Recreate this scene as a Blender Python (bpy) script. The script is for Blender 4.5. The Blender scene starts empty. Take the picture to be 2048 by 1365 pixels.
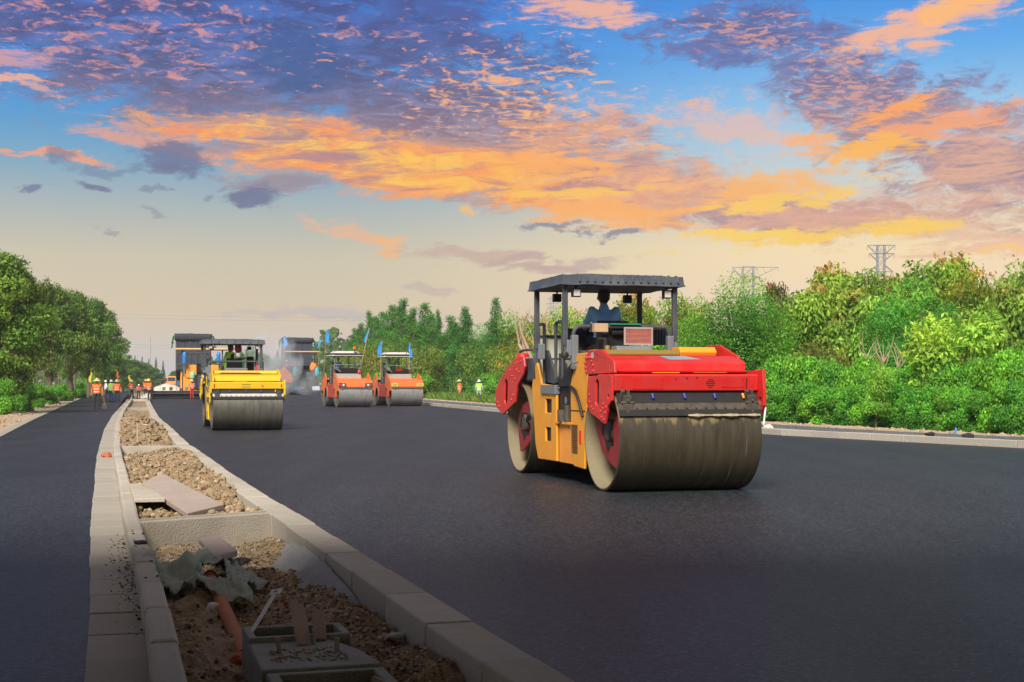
import bpy, bmesh, math, random
import numpy as np
from mathutils import Vector, Matrix
from mathutils.geometry import tessellate_polygon
R = math.radians
rng = random.Random(7)
nr = np.random.default_rng(7)
sc = bpy.context.scene
COL = sc.collection

# ------------------------------------------------------------------ camera
FPX, HCAM, VH = 2800.0, 1.5, 764.0
cam_d = bpy.data.cameras.new('camera'); cam = bpy.data.objects.new('camera', cam_d); COL.objects.link(cam)
cam_d.sensor_width = 36; cam_d.lens = FPX/2048*36
cam_d.shift_y = (682.5-VH)/2048*-1
cam_d.clip_end = 6000; cam_d.clip_start = .1
cam.location = (0, 0, HCAM); cam.rotation_euler = (R(90), 0, 0)
sc.camera = cam

# ------------------------------------------------------------------ exposure
sc.view_settings.view_transform = 'Standard'; sc.view_settings.look = 'None'
sc.view_settings.gamma = 1; sc.view_settings.use_curve_mapping = False
sc.view_settings.exposure = 0.6
sc.cycles.max_bounces = 6; sc.cycles.transparent_max_bounces = 12; sc.cycles.volume_bounces = 1
sc.cycles.use_adaptive_sampling = True

SUN_EL, SUN_AZ = 42.0, 195.0     # azimuth clockwise from the view direction (+Y)
HAZE = 0.00042
# ------------------------------------------------------------------ world
def lin(c):
    return tuple((x/255/12.92 if x/255 <= .04045 else ((x/255+.055)/1.055)**2.4) for x in c)
world = bpy.data.worlds.new('World'); sc.world = world; world.use_nodes = True
WT = world.node_tree; WT.nodes.clear()
class S:
    def __init__(s, k): s.k = k
    def __add__(s, o): return mth('ADD', s, o)
    def __radd__(s, o): return mth('ADD', o, s)
    def __sub__(s, o): return mth('SUBTRACT', s, o)
    def __rsub__(s, o): return mth('SUBTRACT', o, s)
    def __mul__(s, o): return mth('MULTIPLY', s, o)
    def __rmul__(s, o): return mth('MULTIPLY', o, s)
    def __truediv__(s, o): return mth('DIVIDE', s, o)
    def __rtruediv__(s, o): return mth('DIVIDE', o, s)
def put(inp, v):
    if isinstance(v, S): WT.links.new(v.k, inp)
    else: inp.default_value = v
def mth(op, a, b=0.0, clamp=False):
    n = WT.nodes.new('ShaderNodeMath'); n.operation = op; n.use_clamp = clamp
    put(n.inputs[0], a); put(n.inputs[1], b); return S(n.outputs[0])
def comb(x, y, z=0.0):
    n = WT.nodes.new('ShaderNodeCombineXYZ'); put(n.inputs[0], x); put(n.inputs[1], y); put(n.inputs[2], z); return S(n.outputs[0])
def sstep(x, a, b, o0=0.0, o1=1.0):
    n = WT.nodes.new('ShaderNodeMapRange'); n.interpolation_type = 'SMOOTHSTEP'
    put(n.inputs[0], x); n.inputs[1].default_value = a; n.inputs[2].default_value = b
    n.inputs[3].default_value = o0; n.inputs[4].default_value = o1; return S(n.outputs[0])
def noise(vec, scale, detail=5, rough=.55, dist=0.0):
    n = WT.nodes.new('ShaderNodeTexNoise'); n.noise_dimensions = '2D'
    put(n.inputs['Vector'], vec); n.inputs['Scale'].default_value = scale; n.inputs['Detail'].default_value = detail
    n.inputs['Roughness'].default_value = rough; n.inputs['Distortion'].default_value = dist
    return S(n.outputs['Fac'])
def mixc(f, a, b):
    n = WT.nodes.new('ShaderNodeMix'); n.data_type = 'RGBA'; n.clamp_factor = True
    put(n.inputs[0], f)
    for i, c in ((6, a), (7, b)):
        if isinstance(c, S): WT.links.new(c.k, n.inputs[i])
        else: n.inputs[i].default_value = (*lin(c), 1)
    return S(n.outputs[2])
def ramp(f, stops):
    n = WT.nodes.new('ShaderNodeValToRGB'); put(n.inputs[0], f); e = n.color_ramp.elements
    while len(e) > 1: e.remove(e[-1])
    e[0].position = stops[0][0]; e[0].color = (*lin(stops[0][1]), 1)
    for p, c in stops[1:]:
        q = e.new(p); q.color = (*lin(c), 1)
    return S(n.outputs[0])
tc = WT.nodes.new('ShaderNodeTexCoord'); sep = WT.nodes.new('ShaderNodeSeparateXYZ')
WT.links.new(tc.outputs['Generated'], sep.inputs[0])
dx, dy, dz = (S(sep.outputs[i]) for i in range(3))
h = mth('MAXIMUM', mth('SQRT', dx*dx+dy*dy), .05)
t = mth('MAXIMUM', dz/h, 0.0)
az = dx/h
U = az*2850.0                      # degrees-like direction units: 0 straight down the road
V = 764.0-t*2850.0
UV = comb(U, V)
PP = comb(az/(t+.055), (dy/h)/(t+.055))           # a cloud plane overhead
n_big = noise(PP, 1.7, 7, .6, .3)
n_mid = noise(PP, 4.2, 7, .62, .5)
n_mac = noise(PP, 12.0, 6, .66, .5)
n_fin = noise(PP, 25.0, 5, .66, .4)
n_m9 = noise(PP, 8.0, 7, .68, .6)
n_s3 = noise(comb(U*.0075+V*.006+2.0, V*.040), 1.0, 8, .68, .5)
n_str = noise(comb(U*.0032, V*.014), 1.0, 7, .62, .6)     # level streaks
n_st2 = noise(comb(U*.0055+V*.003+3.1, V*.026+5.0), 1.0, 9, .68, .4)
n_wsp = noise(comb(U*.013+V*.004, V*.026), 1.0, 9, .7, .5)
wx = (noise(comb(U*.006+9.0, V*.011), 1.0, 6, .62)-.5)*170.0
wy = (noise(comb(U*.006, V*.011+7.0), 1.0, 6, .62)-.5)*90.0
UVW = comb(U+wx, V+wy)
col = None
def blob(u, v, ru, rv, rot=0.0, warp=True):
    n = WT.nodes.new('ShaderNodeMapping'); n.vector_type = 'TEXTURE'
    src = UVW if warp else UV
    if col is not None:        # keeps the clouds in painter's order, so that the shader stays small
        q = WT.nodes.new('ShaderNodeVectorMath'); q.operation = 'MULTIPLY_ADD'; q.inputs[1].default_value = (0, 0, 1e-5)
        WT.links.new(col.k, q.inputs[0]); WT.links.new(src.k, q.inputs[2]); src = S(q.outputs[0])
    WT.links.new(src.k, n.inputs[0])
    n.inputs[1].default_value = (u-1024, v, 0); n.inputs[2].default_value = (0, 0, R(rot)); n.inputs[3].default_value = (ru, rv, 1)
    l = WT.nodes.new('ShaderNodeVectorMath'); l.operation = 'LENGTH'; WT.links.new(n.outputs[0], l.inputs[0])
    m = WT.nodes.new('ShaderNodeMapRange'); m.interpolation_type = 'SMOOTHSTEP'
    WT.links.new(l.outputs['Value'], m.inputs[0]); m.inputs[1].default_value = 0; m.inputs[2].default_value = 1
    m.inputs[3].default_value = 1; m.inputs[4].default_value = 0
    return S(m.outputs[0])
def vf(a, b): return sstep(V, a, b)
f = (V+600.0)/1364.0
P_ = lambda v: (v+600)/1364
left = ramp(f, [(0, (128, 116, 118)), (P_(-250), (84, 104, 144)), (P_(-80), (16, 110, 198)), (P_(0), (6, 108, 202)), (P_(150), (8, 124, 208)), (P_(255), (62, 148, 203)), (P_(340), (118, 160, 184)),
                (P_(430), (170, 176, 172)), (P_(520), (204, 192, 162)), (P_(620), (218, 196, 164)), (P_(700), (214, 202, 192)), (1.0, (204, 204, 210))])
right = ramp(f, [(0, (134, 122, 122)), (P_(-250), (98, 124, 164)), (P_(-80), (42, 130, 214)), (P_(0), (44, 138, 222)), (P_(110), (82, 164, 230)), (P_(210), (138, 190, 230)), (P_(310), (184, 204, 214)),
                 (P_(400), (214, 205, 188)), (P_(500), (252, 222, 168)), (P_(600), (252, 222, 182)), (P_(700), (222, 202, 188)), (1.0, (212, 204, 204))])
base = mixc(sstep(U, -450, 700), left, right)
nish = WT.nodes.new('ShaderNodeTexSky'); nish.sky_type = 'NISHITA'; nish.sun_disc = False
nish.sun_elevation = R(SUN_EL); nish.sun_rotation = R(SUN_AZ); nish.air_density = 1.2; nish.dust_density = 2
bg2 = WT.nodes.new('ShaderNodeBackground'); bg2.inputs[1].default_value = 0.1; WT.links.new(nish.outputs[0], bg2.inputs[0])
col = base
def layer(reg, nz, amp, lo, hi, c, op=1.0, gate=.22):
    global col
    d = sstep(reg+(nz-.5)*amp+hf, lo, hi)*op
    d = d*sstep(reg, 0.0, gate)
    col = mixc(d, col, c)
MX = lambda a, b: mth('MAXIMUM', a, b)
hf = (noise(comb(U*.045, V*.10), 1.0, 6, .75, .3)-.5)*.75
# purple sheet over the upper left
RA = MX(MX(blob(430, 60, 950, 290, 5), blob(930, 240, 520, 150, 9)), blob(150, -250, 1100, 300, 0))
cA = ramp(vf(-40, 360), [(0, (50, 66, 148)), (.35, (64, 68, 132)), (.7, (112, 90, 122)), (1, (172, 128, 124))])
layer(RA, n_mid, 2.0, .02, .62, cA, .93)
layer(RA, n_m9, 3.0, .45, 1.05, ramp(vf(-40, 360), [(0, (26, 46, 120)), (.5, (54, 54, 108)), (1, (150, 106, 108))]), .75)
layer(RA, n_m9, -3.0, .62, 1.25, ramp(vf(-40, 360), [(0, (30, 104, 196)), (.5, (96, 112, 176)), (1, (186, 150, 146))]), .7)
layer(blob(590, 110, 210, 130, 0), n_wsp, .9, .25, .95, (20, 66, 138), .85)
layer(blob(600, 172, 130, 34, 0, False), n_str, .9, .2, .8, (26, 62, 128), .8)
layer(blob(380, 235, 330, 70, 6), n_wsp, 1.4, .3, .9, (84, 84, 132), .6)
# flecks on its underside
RF = MX(MX(blob(1010, 180, 460, 250, 15), blob(250, 70, 760, 250, 0)*.85), blob(1200, 330, 460, 200, 10)*.9)
cF = ramp(sstep(U+V*2.0, -500, 500), [(0, (214, 140, 138)), (.5, (244, 160, 116)), (1, (255, 178, 110))])
layer(RF*.62, n_mac, 3.6, .58, 1.1, cF, .88)
layer(RF*.6, n_fin, 3.4, .62, 1.15, cF, .75)
layer(RF*.5, n_fin, -3.2, .50, 1.1, (74, 84, 146), .4)
# warm underside band: a mauve body with burning streaks in it
RB = MX(blob(760, 318, 680, 100, 7), blob(1080, 350, 560, 100, 4))
layer(RB, n_st2, 1.5, .05, .6, ramp(n_str, [(.3, (160, 122, 128)), (.55, (206, 146, 116)), (.7, (236, 160, 100))]), .95)
layer(RB, n_str, 2.4, .32, .85, ramp(n_wsp, [(.35, (248, 134, 48)), (.62, (255, 164, 36))]), .95)
layer(RB, n_s3, 3.0, .42, 1.0, ramp(n_wsp, [(.4, (255, 152, 34)), (.6, (255, 192, 50))]), .8)
layer(RB, n_s3, -3.0, .55, 1.2, (158, 114, 122), .75)
layer(blob(980, 345, 460, 62, 5), n_st2, 2.2, .28, .85, ramp(n_s3, [(.35, (255, 146, 26)), (.62, (255, 196, 14))]), .97)
layer(blob(560, 368, 190, 40, 4), n_s3, 1.8, .25, .9, (146, 118, 130), .8)
layer(blob(1180, 250, 360, 120, -4), n_m9, 2.6, .4, .95, (250, 168, 104), .6)
# right-hand mauve mass
RC = MX(MX(blob(1500, 70, 330, 120, 5), blob(1690, 190, 290, 180, 40)), blob(1800, 250, 280, 110, -20))
layer(RC, n_wsp, 2.4, .18, .85, ramp(vf(40, 330), [(0, (88, 96, 158)), (.5, (122, 108, 148)), (1, (176, 132, 132))]), .9)
layer(RC, n_m9, 3.0, .55, 1.15, ramp(vf(40, 330), [(0, (70, 76, 140)), (.5, (98, 88, 134)), (1, (158, 112, 116))]), .75)
layer(RC, n_fin, 3.4, .72, 1.3, (250, 168, 124), .55)
layer(blob(1440, 105, 140, 60, 20), n_wsp, 1.5, .25, .9, (80, 90, 156), .7)
RD = MX(blob(1960, 350, 340, 160, 10), blob(1560, 430, 420, 80, 4))
layer(RD, n_wsp, 2.4, .05, .7, ramp(n_m9, [(.35, (146, 112, 132)), (.65, (198, 144, 130))]), .95)
layer(RD, n_s3, 2.8, .50, 1.1, (240, 172, 128), .65)
layer(blob(1330, 380, 520, 120, 4), n_s3, 2.8, .30, .95, ramp(n_wsp, [(.4, (214, 150, 126)), (.6, (246, 174, 112))]), .8)
layer(blob(1740, 440, 560, 110, 3), n_st2, 2.4, .30, .9, (226, 160, 128), .6)
layer(blob(1480, 250, 360, 110, 12), n_wsp, 2.6, .42, 1.0, (244, 178, 140), .6)
# burning edges
for (u, v, ru, rv, rot, c, o) in [(1780, 228, 130, 30, -14, (255, 158, 46), .95), (1850, 270, 200, 24, -12, (250, 156, 84), .9), (1745, 312, 140, 30, -6, (255, 176, 16), .97),
      (1610, 282, 90, 30, 14, (255, 170, 66), .8), (1530, 372, 230, 40, -8, (255, 176, 62), .85), (1560, 397, 240, 22, -10, (255, 198, 46), .9),
      (1620, 474, 380, 26, -4, (255, 202, 46), .97), (1480, 478, 170, 16, 3, (255, 208, 56), .9), (1240, 430, 260, 34, 3, (255, 168, 58), .9),
      (1160, 383, 230, 16, 0, (255, 190, 30), .9), (1090, 318, 190, 24, 3, (255, 166, 50), .8), (1850, 62, 250, 46, -16, (250, 176, 124), .9), (1905, 40, 120, 26, -22, (255, 182, 90), .9),
      (1180, 8, 210, 44, 6, (242, 172, 138), .92), (60, 150, 150, 24, 0, (212, 150, 150), .8), (85, 190, 80, 15, -4, (236, 170, 140), .9), (130, 209, 66, 13, 5, (214, 162, 150), .8),
      (120, 327, 150, 11, 2, (236, 150, 100), .9), (300, 288, 190, 26, 8, (222, 150, 122), .85), (710, 466, 130, 26, 14, (240, 172, 124), .75), (785, 487, 60, 18, 4, (250, 176, 90), .7), (960, 512, 220, 20, 5, (196, 158, 142), .75),
      (1960, 505, 230, 34, -8, (238, 176, 146), .75), (1950, 515, 130, 12, -10, (255, 200, 100), .8), (922, 411, 24, 6, 0, (250, 180, 70), .8), (830, 574, 90, 11, 14, (190, 160, 160), .5)]:
    layer(blob(u, v, ru*1.3, rv*1.5, rot), n_s3, 2.0, .28, .85, c, o)
for (u, v, ru, rv, rot, o) in [(345, 318, 110, 46, 10, .85), (350, 345, 60, 22, 0, .7), (512, 386, 95, 28, 4, .92), (112, 392, 34, 11, 0, .8), (204, 391, 44, 12, 3, .85), (150, 330, 46, 22, 0, .6), (240, 345, 110, 18, -8, .5),
      (325, 386, 40, 8, 0, .5), (240, 470, 40, 8, 0, .4), (1120, 450, 130, 10, 1, .7), (1260, 460, 70, 12, -2, .75), (320, 432, 60, 7, 0, .35), (950, 196, 50, 16, 0, .5)]:
    layer(blob(u, v, ru*1.3, rv*1.4, rot), n_wsp, 1.5, .3, .85, (86, 88, 130), o)
layer(blob(1120, 524, 230, 28, -2), n_s3, 1.6, .2, .8, (192, 154, 150), .75)
layer(blob(640, 628, 480, 22, 2), n_str, .9, .35, .8, (182, 172, 184), .5)
bg1 = WT.nodes.new('ShaderNodeBackground'); WT.links.new(col.k, bg1.inputs[0]); bg1.inputs[1].default_value = 0.71
add = WT.nodes.new('ShaderNodeMixShader'); add.inputs[0].default_value = .10; WT.links.new(bg1.outputs[0], add.inputs[1]); WT.links.new(bg2.outputs[0], add.inputs[2])
wo = WT.nodes.new('ShaderNodeOutputWorld'); WT.links.new(add.outputs[0], wo.inputs[0])
world.cycles.sampling_method = 'MANUAL'; world.cycles.sample_map_resolution = 512

# ------------------------------------------------------------------ sun
sd = bpy.data.lights.new('sun', 'SUN'); sun = bpy.data.objects.new('sun', sd); COL.objects.link(sun)
sd.energy = 4.0; sd.angle = R(24); sd.color = (1, .94, .86)
_a, _e = R(SUN_AZ), R(SUN_EL)
sun_dir = Vector((math.sin(_a)*math.cos(_e), math.cos(_a)*math.cos(_e), math.sin(_e)))
sun.rotation_euler = sun_dir.to_track_quat('Z', 'Y').to_euler(); sun.location = (30, -30, 60)

# ------------------------------------------------------------------ helpers
def at(u, v, z=0.0):
    Y = FPX*(HCAM-z)/(v-VH); return Vector(((u-1024)/FPX*Y, Y, z))
def atY(u, v, Y):
    return Vector(((u-1024)/FPX*Y, Y, HCAM-(v-VH)/FPX*Y))
def tag(o, label=None, cat=None, group=None, kind=None):
    if label: o['label'] = label
    if cat: o['category'] = cat
    if group: o['group'] = group
    if kind: o['kind'] = kind
    return o
def empty(name, loc=(0, 0, 0), rz=0.0, scale=None):
    o = bpy.data.objects.new(name, None); COL.objects.link(o); o.location = loc; o.rotation_euler = (0, 0, rz)
    o.empty_display_size = .2
    if scale is not None: o.scale = scale
    return o
MATS = {}
def mat(name, rgb, rough=.5, metal=0.0, var=.12, scale=4.0, bump=0.0, bscale=40.0, dirt=None, dscale=3.0, damt=.5, spec=.5, coat=0.0, emit=None, stretch=None, trans=0.0, objvar=0.0):
    if name in MATS: return MATS[name]
    m = bpy.data.materials.new(name); m.use_nodes = True; nt = m.node_tree; N = nt.nodes; L = nt.links
    b = N['Principled BSDF']; b.inputs['Roughness'].default_value = rough; b.inputs['Metallic'].default_value = metal
    b.inputs['Specular IOR Level'].default_value = spec; b.inputs['Coat Weight'].default_value = coat; b.inputs['Transmission Weight'].default_value = trans
    t = N.new('ShaderNodeTexCoord'); mp = N.new('ShaderNodeMapping'); L.new(t.outputs['Object'], mp.inputs[0])
    if stretch: mp.inputs[3].default_value = stretch
    n = N.new('ShaderNodeTexNoise'); n.inputs['Scale'].default_value = scale; n.inputs['Detail'].default_value = 6; L.new(mp.outputs[0], n.inputs[0])
    mx = N.new('ShaderNodeMix'); mx.data_type = 'RGBA'; L.new(n.outputs['Fac'], mx.inputs[0])
    mx.inputs[6].default_value = (*[max(0, c*(1-var*1.6)) for c in rgb], 1); mx.inputs[7].default_value = (*[min(1, c*(1+var*1.6)) for c in rgb], 1)
    out = mx.outputs[2]
    if objvar:
        oi = N.new('ShaderNodeObjectInfo'); mo = N.new('ShaderNodeMapRange'); mo.inputs[3].default_value = 1-objvar; mo.inputs[4].default_value = 1+objvar; L.new(oi.outputs['Random'], mo.inputs[0])
        vm = N.new('ShaderNodeVectorMath'); vm.operation = 'SCALE'; L.new(out, vm.inputs[0]); L.new(mo.outputs[0], vm.inputs['Scale']); out = vm.outputs[0]
    if dirt:
        n2 = N.new('ShaderNodeTexNoise'); n2.inputs['Scale'].default_value = dscale; n2.inputs['Detail'].default_value = 8; n2.inputs['Roughness'].default_value = .65; L.new(mp.outputs[0], n2.inputs[0])
        mr = N.new('ShaderNodeMapRange'); mr.inputs[1].default_value = .48; mr.inputs[2].default_value = .72; mr.inputs[4].default_value = damt; L.new(n2.outputs['Fac'], mr.inputs[0])
        m2 = N.new('ShaderNodeMix'); m2.data_type = 'RGBA'; L.new(mr.outputs[0], m2.inputs[0]); L.new(out, m2.inputs[6]); m2.inputs[7].default_value = (*dirt, 1); out = m2.outputs[2]
        mr2 = N.new('ShaderNodeMapRange'); mr2.inputs[1].default_value = .4; mr2.inputs[2].default_value = .75; mr2.inputs[3].default_value = rough; mr2.inputs[4].default_value = min(1, rough+.35); L.new(n2.outputs['Fac'], mr2.inputs[0]); L.new(mr2.outputs[0], b.inputs['Roughness'])
    L.new(out, b.inputs['Base Color'])
    if bump:
        n3 = N.new('ShaderNodeTexNoise'); n3.inputs['Scale'].default_value = bscale; n3.inputs['Detail'].default_value = 5; L.new(mp.outputs[0], n3.inputs[0])
        bp = N.new('ShaderNodeBump'); bp.inputs['Strength'].default_value = bump; bp.inputs['Distance'].default_value = .02; L.new(n3.outputs['Fac'], bp.inputs['Height']); L.new(bp.outputs[0], b.inputs['Normal'])
    if emit: b.inputs['Emission Color'].default_value = (*emit, 1); b.inputs['Emission Strength'].default_value = 1
    MATS[name] = m
    return m

class MB:
    """collects shapes; build() links them as one mesh object"""
    def __init__(s): s.v = []; s.f = []; s.m = []
    def add(s, vs, fs, m=0):
        o = len(s.v); s.v += [tuple(p) for p in vs]; s.f += [tuple(i+o for i in q) for q in fs]; s.m += [m]*len(fs); return s
    def box(s, c, d, rot=None, m=0):
        hx, hy, hz = d[0]/2, d[1]/2, d[2]/2
        vs = [Vector((x, y, z)) for x in (-hx, hx) for y in (-hy, hy) for z in (-hz, hz)]
        if rot: M = Matrix.Rotation(rot[2], 3, 'Z') @ Matrix.Rotation(rot[1], 3, 'Y') @ Matrix.Rotation(rot[0], 3, 'X'); vs = [M @ p for p in vs]
        return s.add([p+Vector(c) for p in vs], [(0, 1, 3, 2), (4, 6, 7, 5), (0, 4, 5, 1), (2, 3, 7, 6), (0, 2, 6, 4), (1, 5, 7, 3)], m)
    def bx(s, x0, x1, y0, y1, z0, z1, m=0): return s.box(((x0+x1)/2, (y0+y1)/2, (z0+z1)/2), (abs(x1-x0), abs(y1-y0), abs(z1-z0)), None, m)
    def prism(s, pts, ax, a0, a1, holes=(), m=0):
        loops = [list(pts)]+[list(q) for q in holes]
        def P(p, a): return {'x': (a, p[0], p[1]), 'y': (p[0], a, p[1]), 'z': (p[0], p[1], a)}[ax]
        flat = [p for l in loops for p in l]; n = len(flat)
        tri = tessellate_polygon([[Vector((p[0], p[1], 0)) for p in l] for l in loops])
        vs = [P(p, a0) for p in flat]+[P(p, a1) for p in flat]; fs = []
        for a, b, c in tri: fs += [(a, b, c), (c+n, b+n, a+n)]
        o = 0
        for l in loops:
            k = len(l)
            for i in range(k): j = (i+1) % k; fs.append((o+i, o+j, o+j+n, o+i+n))
            o += k
        return s.add(vs, fs, m)
    def frustum(s, c, d0, d1, z0, z1, m=0):
        vs = [(c[0]+sx*d0[0]/2, c[1]+sy*d0[1]/2, z0) for sx, sy in ((-1, -1), (1, -1), (1, 1), (-1, 1))]+[(c[0]+sx*d1[0]/2, c[1]+sy*d1[1]/2, z1) for sx, sy in ((-1, -1), (1, -1), (1, 1), (-1, 1))]
        return s.add(vs, [(3, 2, 1, 0), (4, 5, 6, 7), (0, 1, 5, 4), (1, 2, 6, 5), (2, 3, 7, 6), (3, 0, 4, 7)], m)
    def cyl(s, p0, p1, r0, r1=None, n=16, m=0, caps=True):
        if r1 is None: r1 = r0
        p0, p1 = Vector(p0), Vector(p1); d = (p1-p0).normalized(); a = d.orthogonal().normalized(); b = d.cross(a)
        vs = [p0+(a*math.cos(2*math.pi*i/n)+b*math.sin(2*math.pi*i/n))*r0 for i in range(n)]+[p1+(a*math.cos(2*math.pi*i/n)+b*math.sin(2*math.pi*i/n))*r1 for i in range(n)]
        fs = [(i, (i+1) % n, (i+1) % n+n, i+n) for i in range(n)]
        if caps: fs += [tuple(range(n-1, -1, -1)), tuple(range(n, 2*n))]
        return s.add(vs, fs, m)
    def tube(s, path, r, n=8, m=0):
        path = [Vector(p) for p in path]; k = len(path); rr = r if isinstance(r, (list, tuple)) else [r]*k
        vs = []; a = None
        for i, p in enumerate(path):
            d = ((path[min(i+1, k-1)]-path[max(i-1, 0)])).normalized()
            a = d.orthogonal().normalized() if a is None else (a-d*a.dot(d)).normalized()
            b = d.cross(a)
            vs += [p+(a*math.cos(2*math.pi*j/n)+b*math.sin(2*math.pi*j/n))*rr[i] for j in range(n)]
        fs = [(i*n+j, i*n+(j+1) % n, (i+1)*n+(j+1) % n, (i+1)*n+j) for i in range(k-1) for j in range(n)]
        fs += [tuple(range(n-1, -1, -1)), tuple(range((k-1)*n, k*n))]
        return s.add(vs, fs, m)
    def lathe(s, prof, c=(0, 0, 0), ax='z', n=24, m=0, mats=None):
        """prof: (radius, along)"""
        vs = []; c = Vector(c)
        for r, a in prof:
            for j in range(n):
                x, y = r*math.cos(2*math.pi*j/n), r*math.sin(2*math.pi*j/n)
                vs.append(c+Vector({'z': (x, y, a), 'x': (a, x, y), 'y': (x, a, y)}[ax]))
        for i in range(len(prof)-1):
            s.add([], [], 0)
        o = len(s.v); s.v += [tuple(p) for p in vs]
        for i in range(len(prof)-1):
            for j in range(n): s.f.append((o+i*n+j, o+i*n+(j+1) % n, o+(i+1)*n+(j+1) % n, o+(i+1)*n+j)); s.m.append(mats[i] if mats else m)
        return s
    def build(s, name, mats, parent=None, bevel=0.0, smooth=None, link=True, seg=2):
        me = bpy.data.meshes.new(name); me.from_pydata(s.v, [], s.f)
        for q in (mats if isinstance(mats, (list, tuple)) else [mats]): me.materials.append(q)
        if any(s.m): me.polygons.foreach_set('material_index', s.m)
        bm = bmesh.new(); bm.from_mesh(me); bmesh.ops.recalc_face_normals(bm, faces=bm.faces); bm.to_mesh(me); bm.free()
        if smooth is not None:
            me.shade_smooth()
            me.set_sharp_from_angle(angle=R(smooth))
        o = bpy.data.objects.new(name, me)
        if link: COL.objects.link(o)
        if parent: o.parent = parent
        if bevel:
            b = o.modifiers.new('bevel', 'BEVEL'); b.width = bevel; b.segments = seg; b.limit_method = 'ANGLE'; b.angle_limit = R(35); b.harden_normals = False
        return o
def copy_tree(o, parent=None):
    c = o.copy(); COL.objects.link(c); c.parent = parent
    for ch in list(o.children): copy_tree(ch, c)
    return c
def ipath(pts, k=6):
    """smooth path through points"""
    pts = [Vector(p) for p in pts]; out = []
    for i in range(len(pts)-1):
        p0, p1, p2, p3 = pts[max(i-1, 0)], pts[i], pts[i+1], pts[min(i+2, len(pts)-1)]
        for j in range(k):
            u = j/k; out.append(.5*((2*p1)+(-p0+p2)*u+(2*p0-5*p1+4*p2-p3)*u*u+(-p0+3*p1-3*p2+p3)*u**3))
    out.append(pts[-1]); return out
# ------------------------------------------------------------------ ground and roads
def curve(pts, z):
    """world polyline (X as a function of Y) from surveyed points of the photograph"""
    w = sorted([(at(u, v, z).y, at(u, v, z).x) for u, v in pts])
    ys = np.array([a for a, b in w]); xs = np.array([b for a, b in w])
    return ys, xs
class XofY:
    def __init__(s, ys, xs, far=None):
        if far: ys = np.append(ys, far[0]); xs = np.append(xs, far[1])
        s.ys, s.xs = ys, xs
        s.m0 = (xs[2]-xs[0])/(ys[2]-ys[0])
    def __call__(s, y):
        if y < s.ys[0]: return float(s.xs[0]+(y-s.ys[0])*s.m0)
        return float(np.interp(y, s.ys, s.xs))
KZ = .15
RI = XofY(*curve([(1022, 1365), (900, 1281), (821, 1228), (748, 1173), (685, 1132), (634, 1093), (591, 1063), (537, 1025), (483, 989), (420, 944), (375, 905), (353, 890), (317, 849), (303, 836), (294, 812), (291, 800)], KZ), far=([205., 420.], [-52.5, -112.]))
LI = XofY(*curve([(380, 1365), (346, 1232), (323, 1155), (301, 1097), (287, 1056), (278, 1029), (267, 993), (258, 953), (247, 917), (242, 894), (240, 850), (247, 825), (258, 808), (264, 800)], KZ), far=([200., 420.], [-53.9, -114.]))
G = XofY(*curve([(181, 1365), (184, 1268), (188, 1182), (190, 1092), (195, 1002), (202, 939), (208, 872), (217, 855), (224, 838), (234, 820), (247, 799)], 0), far=([210., 420.], [-57.3, -117.]))
LE = XofY(*curve([(0, 875), (61, 843), (123, 814), (181, 789)], 0), far=([240., 420.], [-66., -122.]))
FK = XofY(np.array([2., 31.6, 39.25, 52, 68.9, 91.3, 135, 221, 420]), np.array([27.1, 11.55, 7.53, 3.5, -.59, -6.0, -15.7, -36.6, -92.]))

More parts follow.
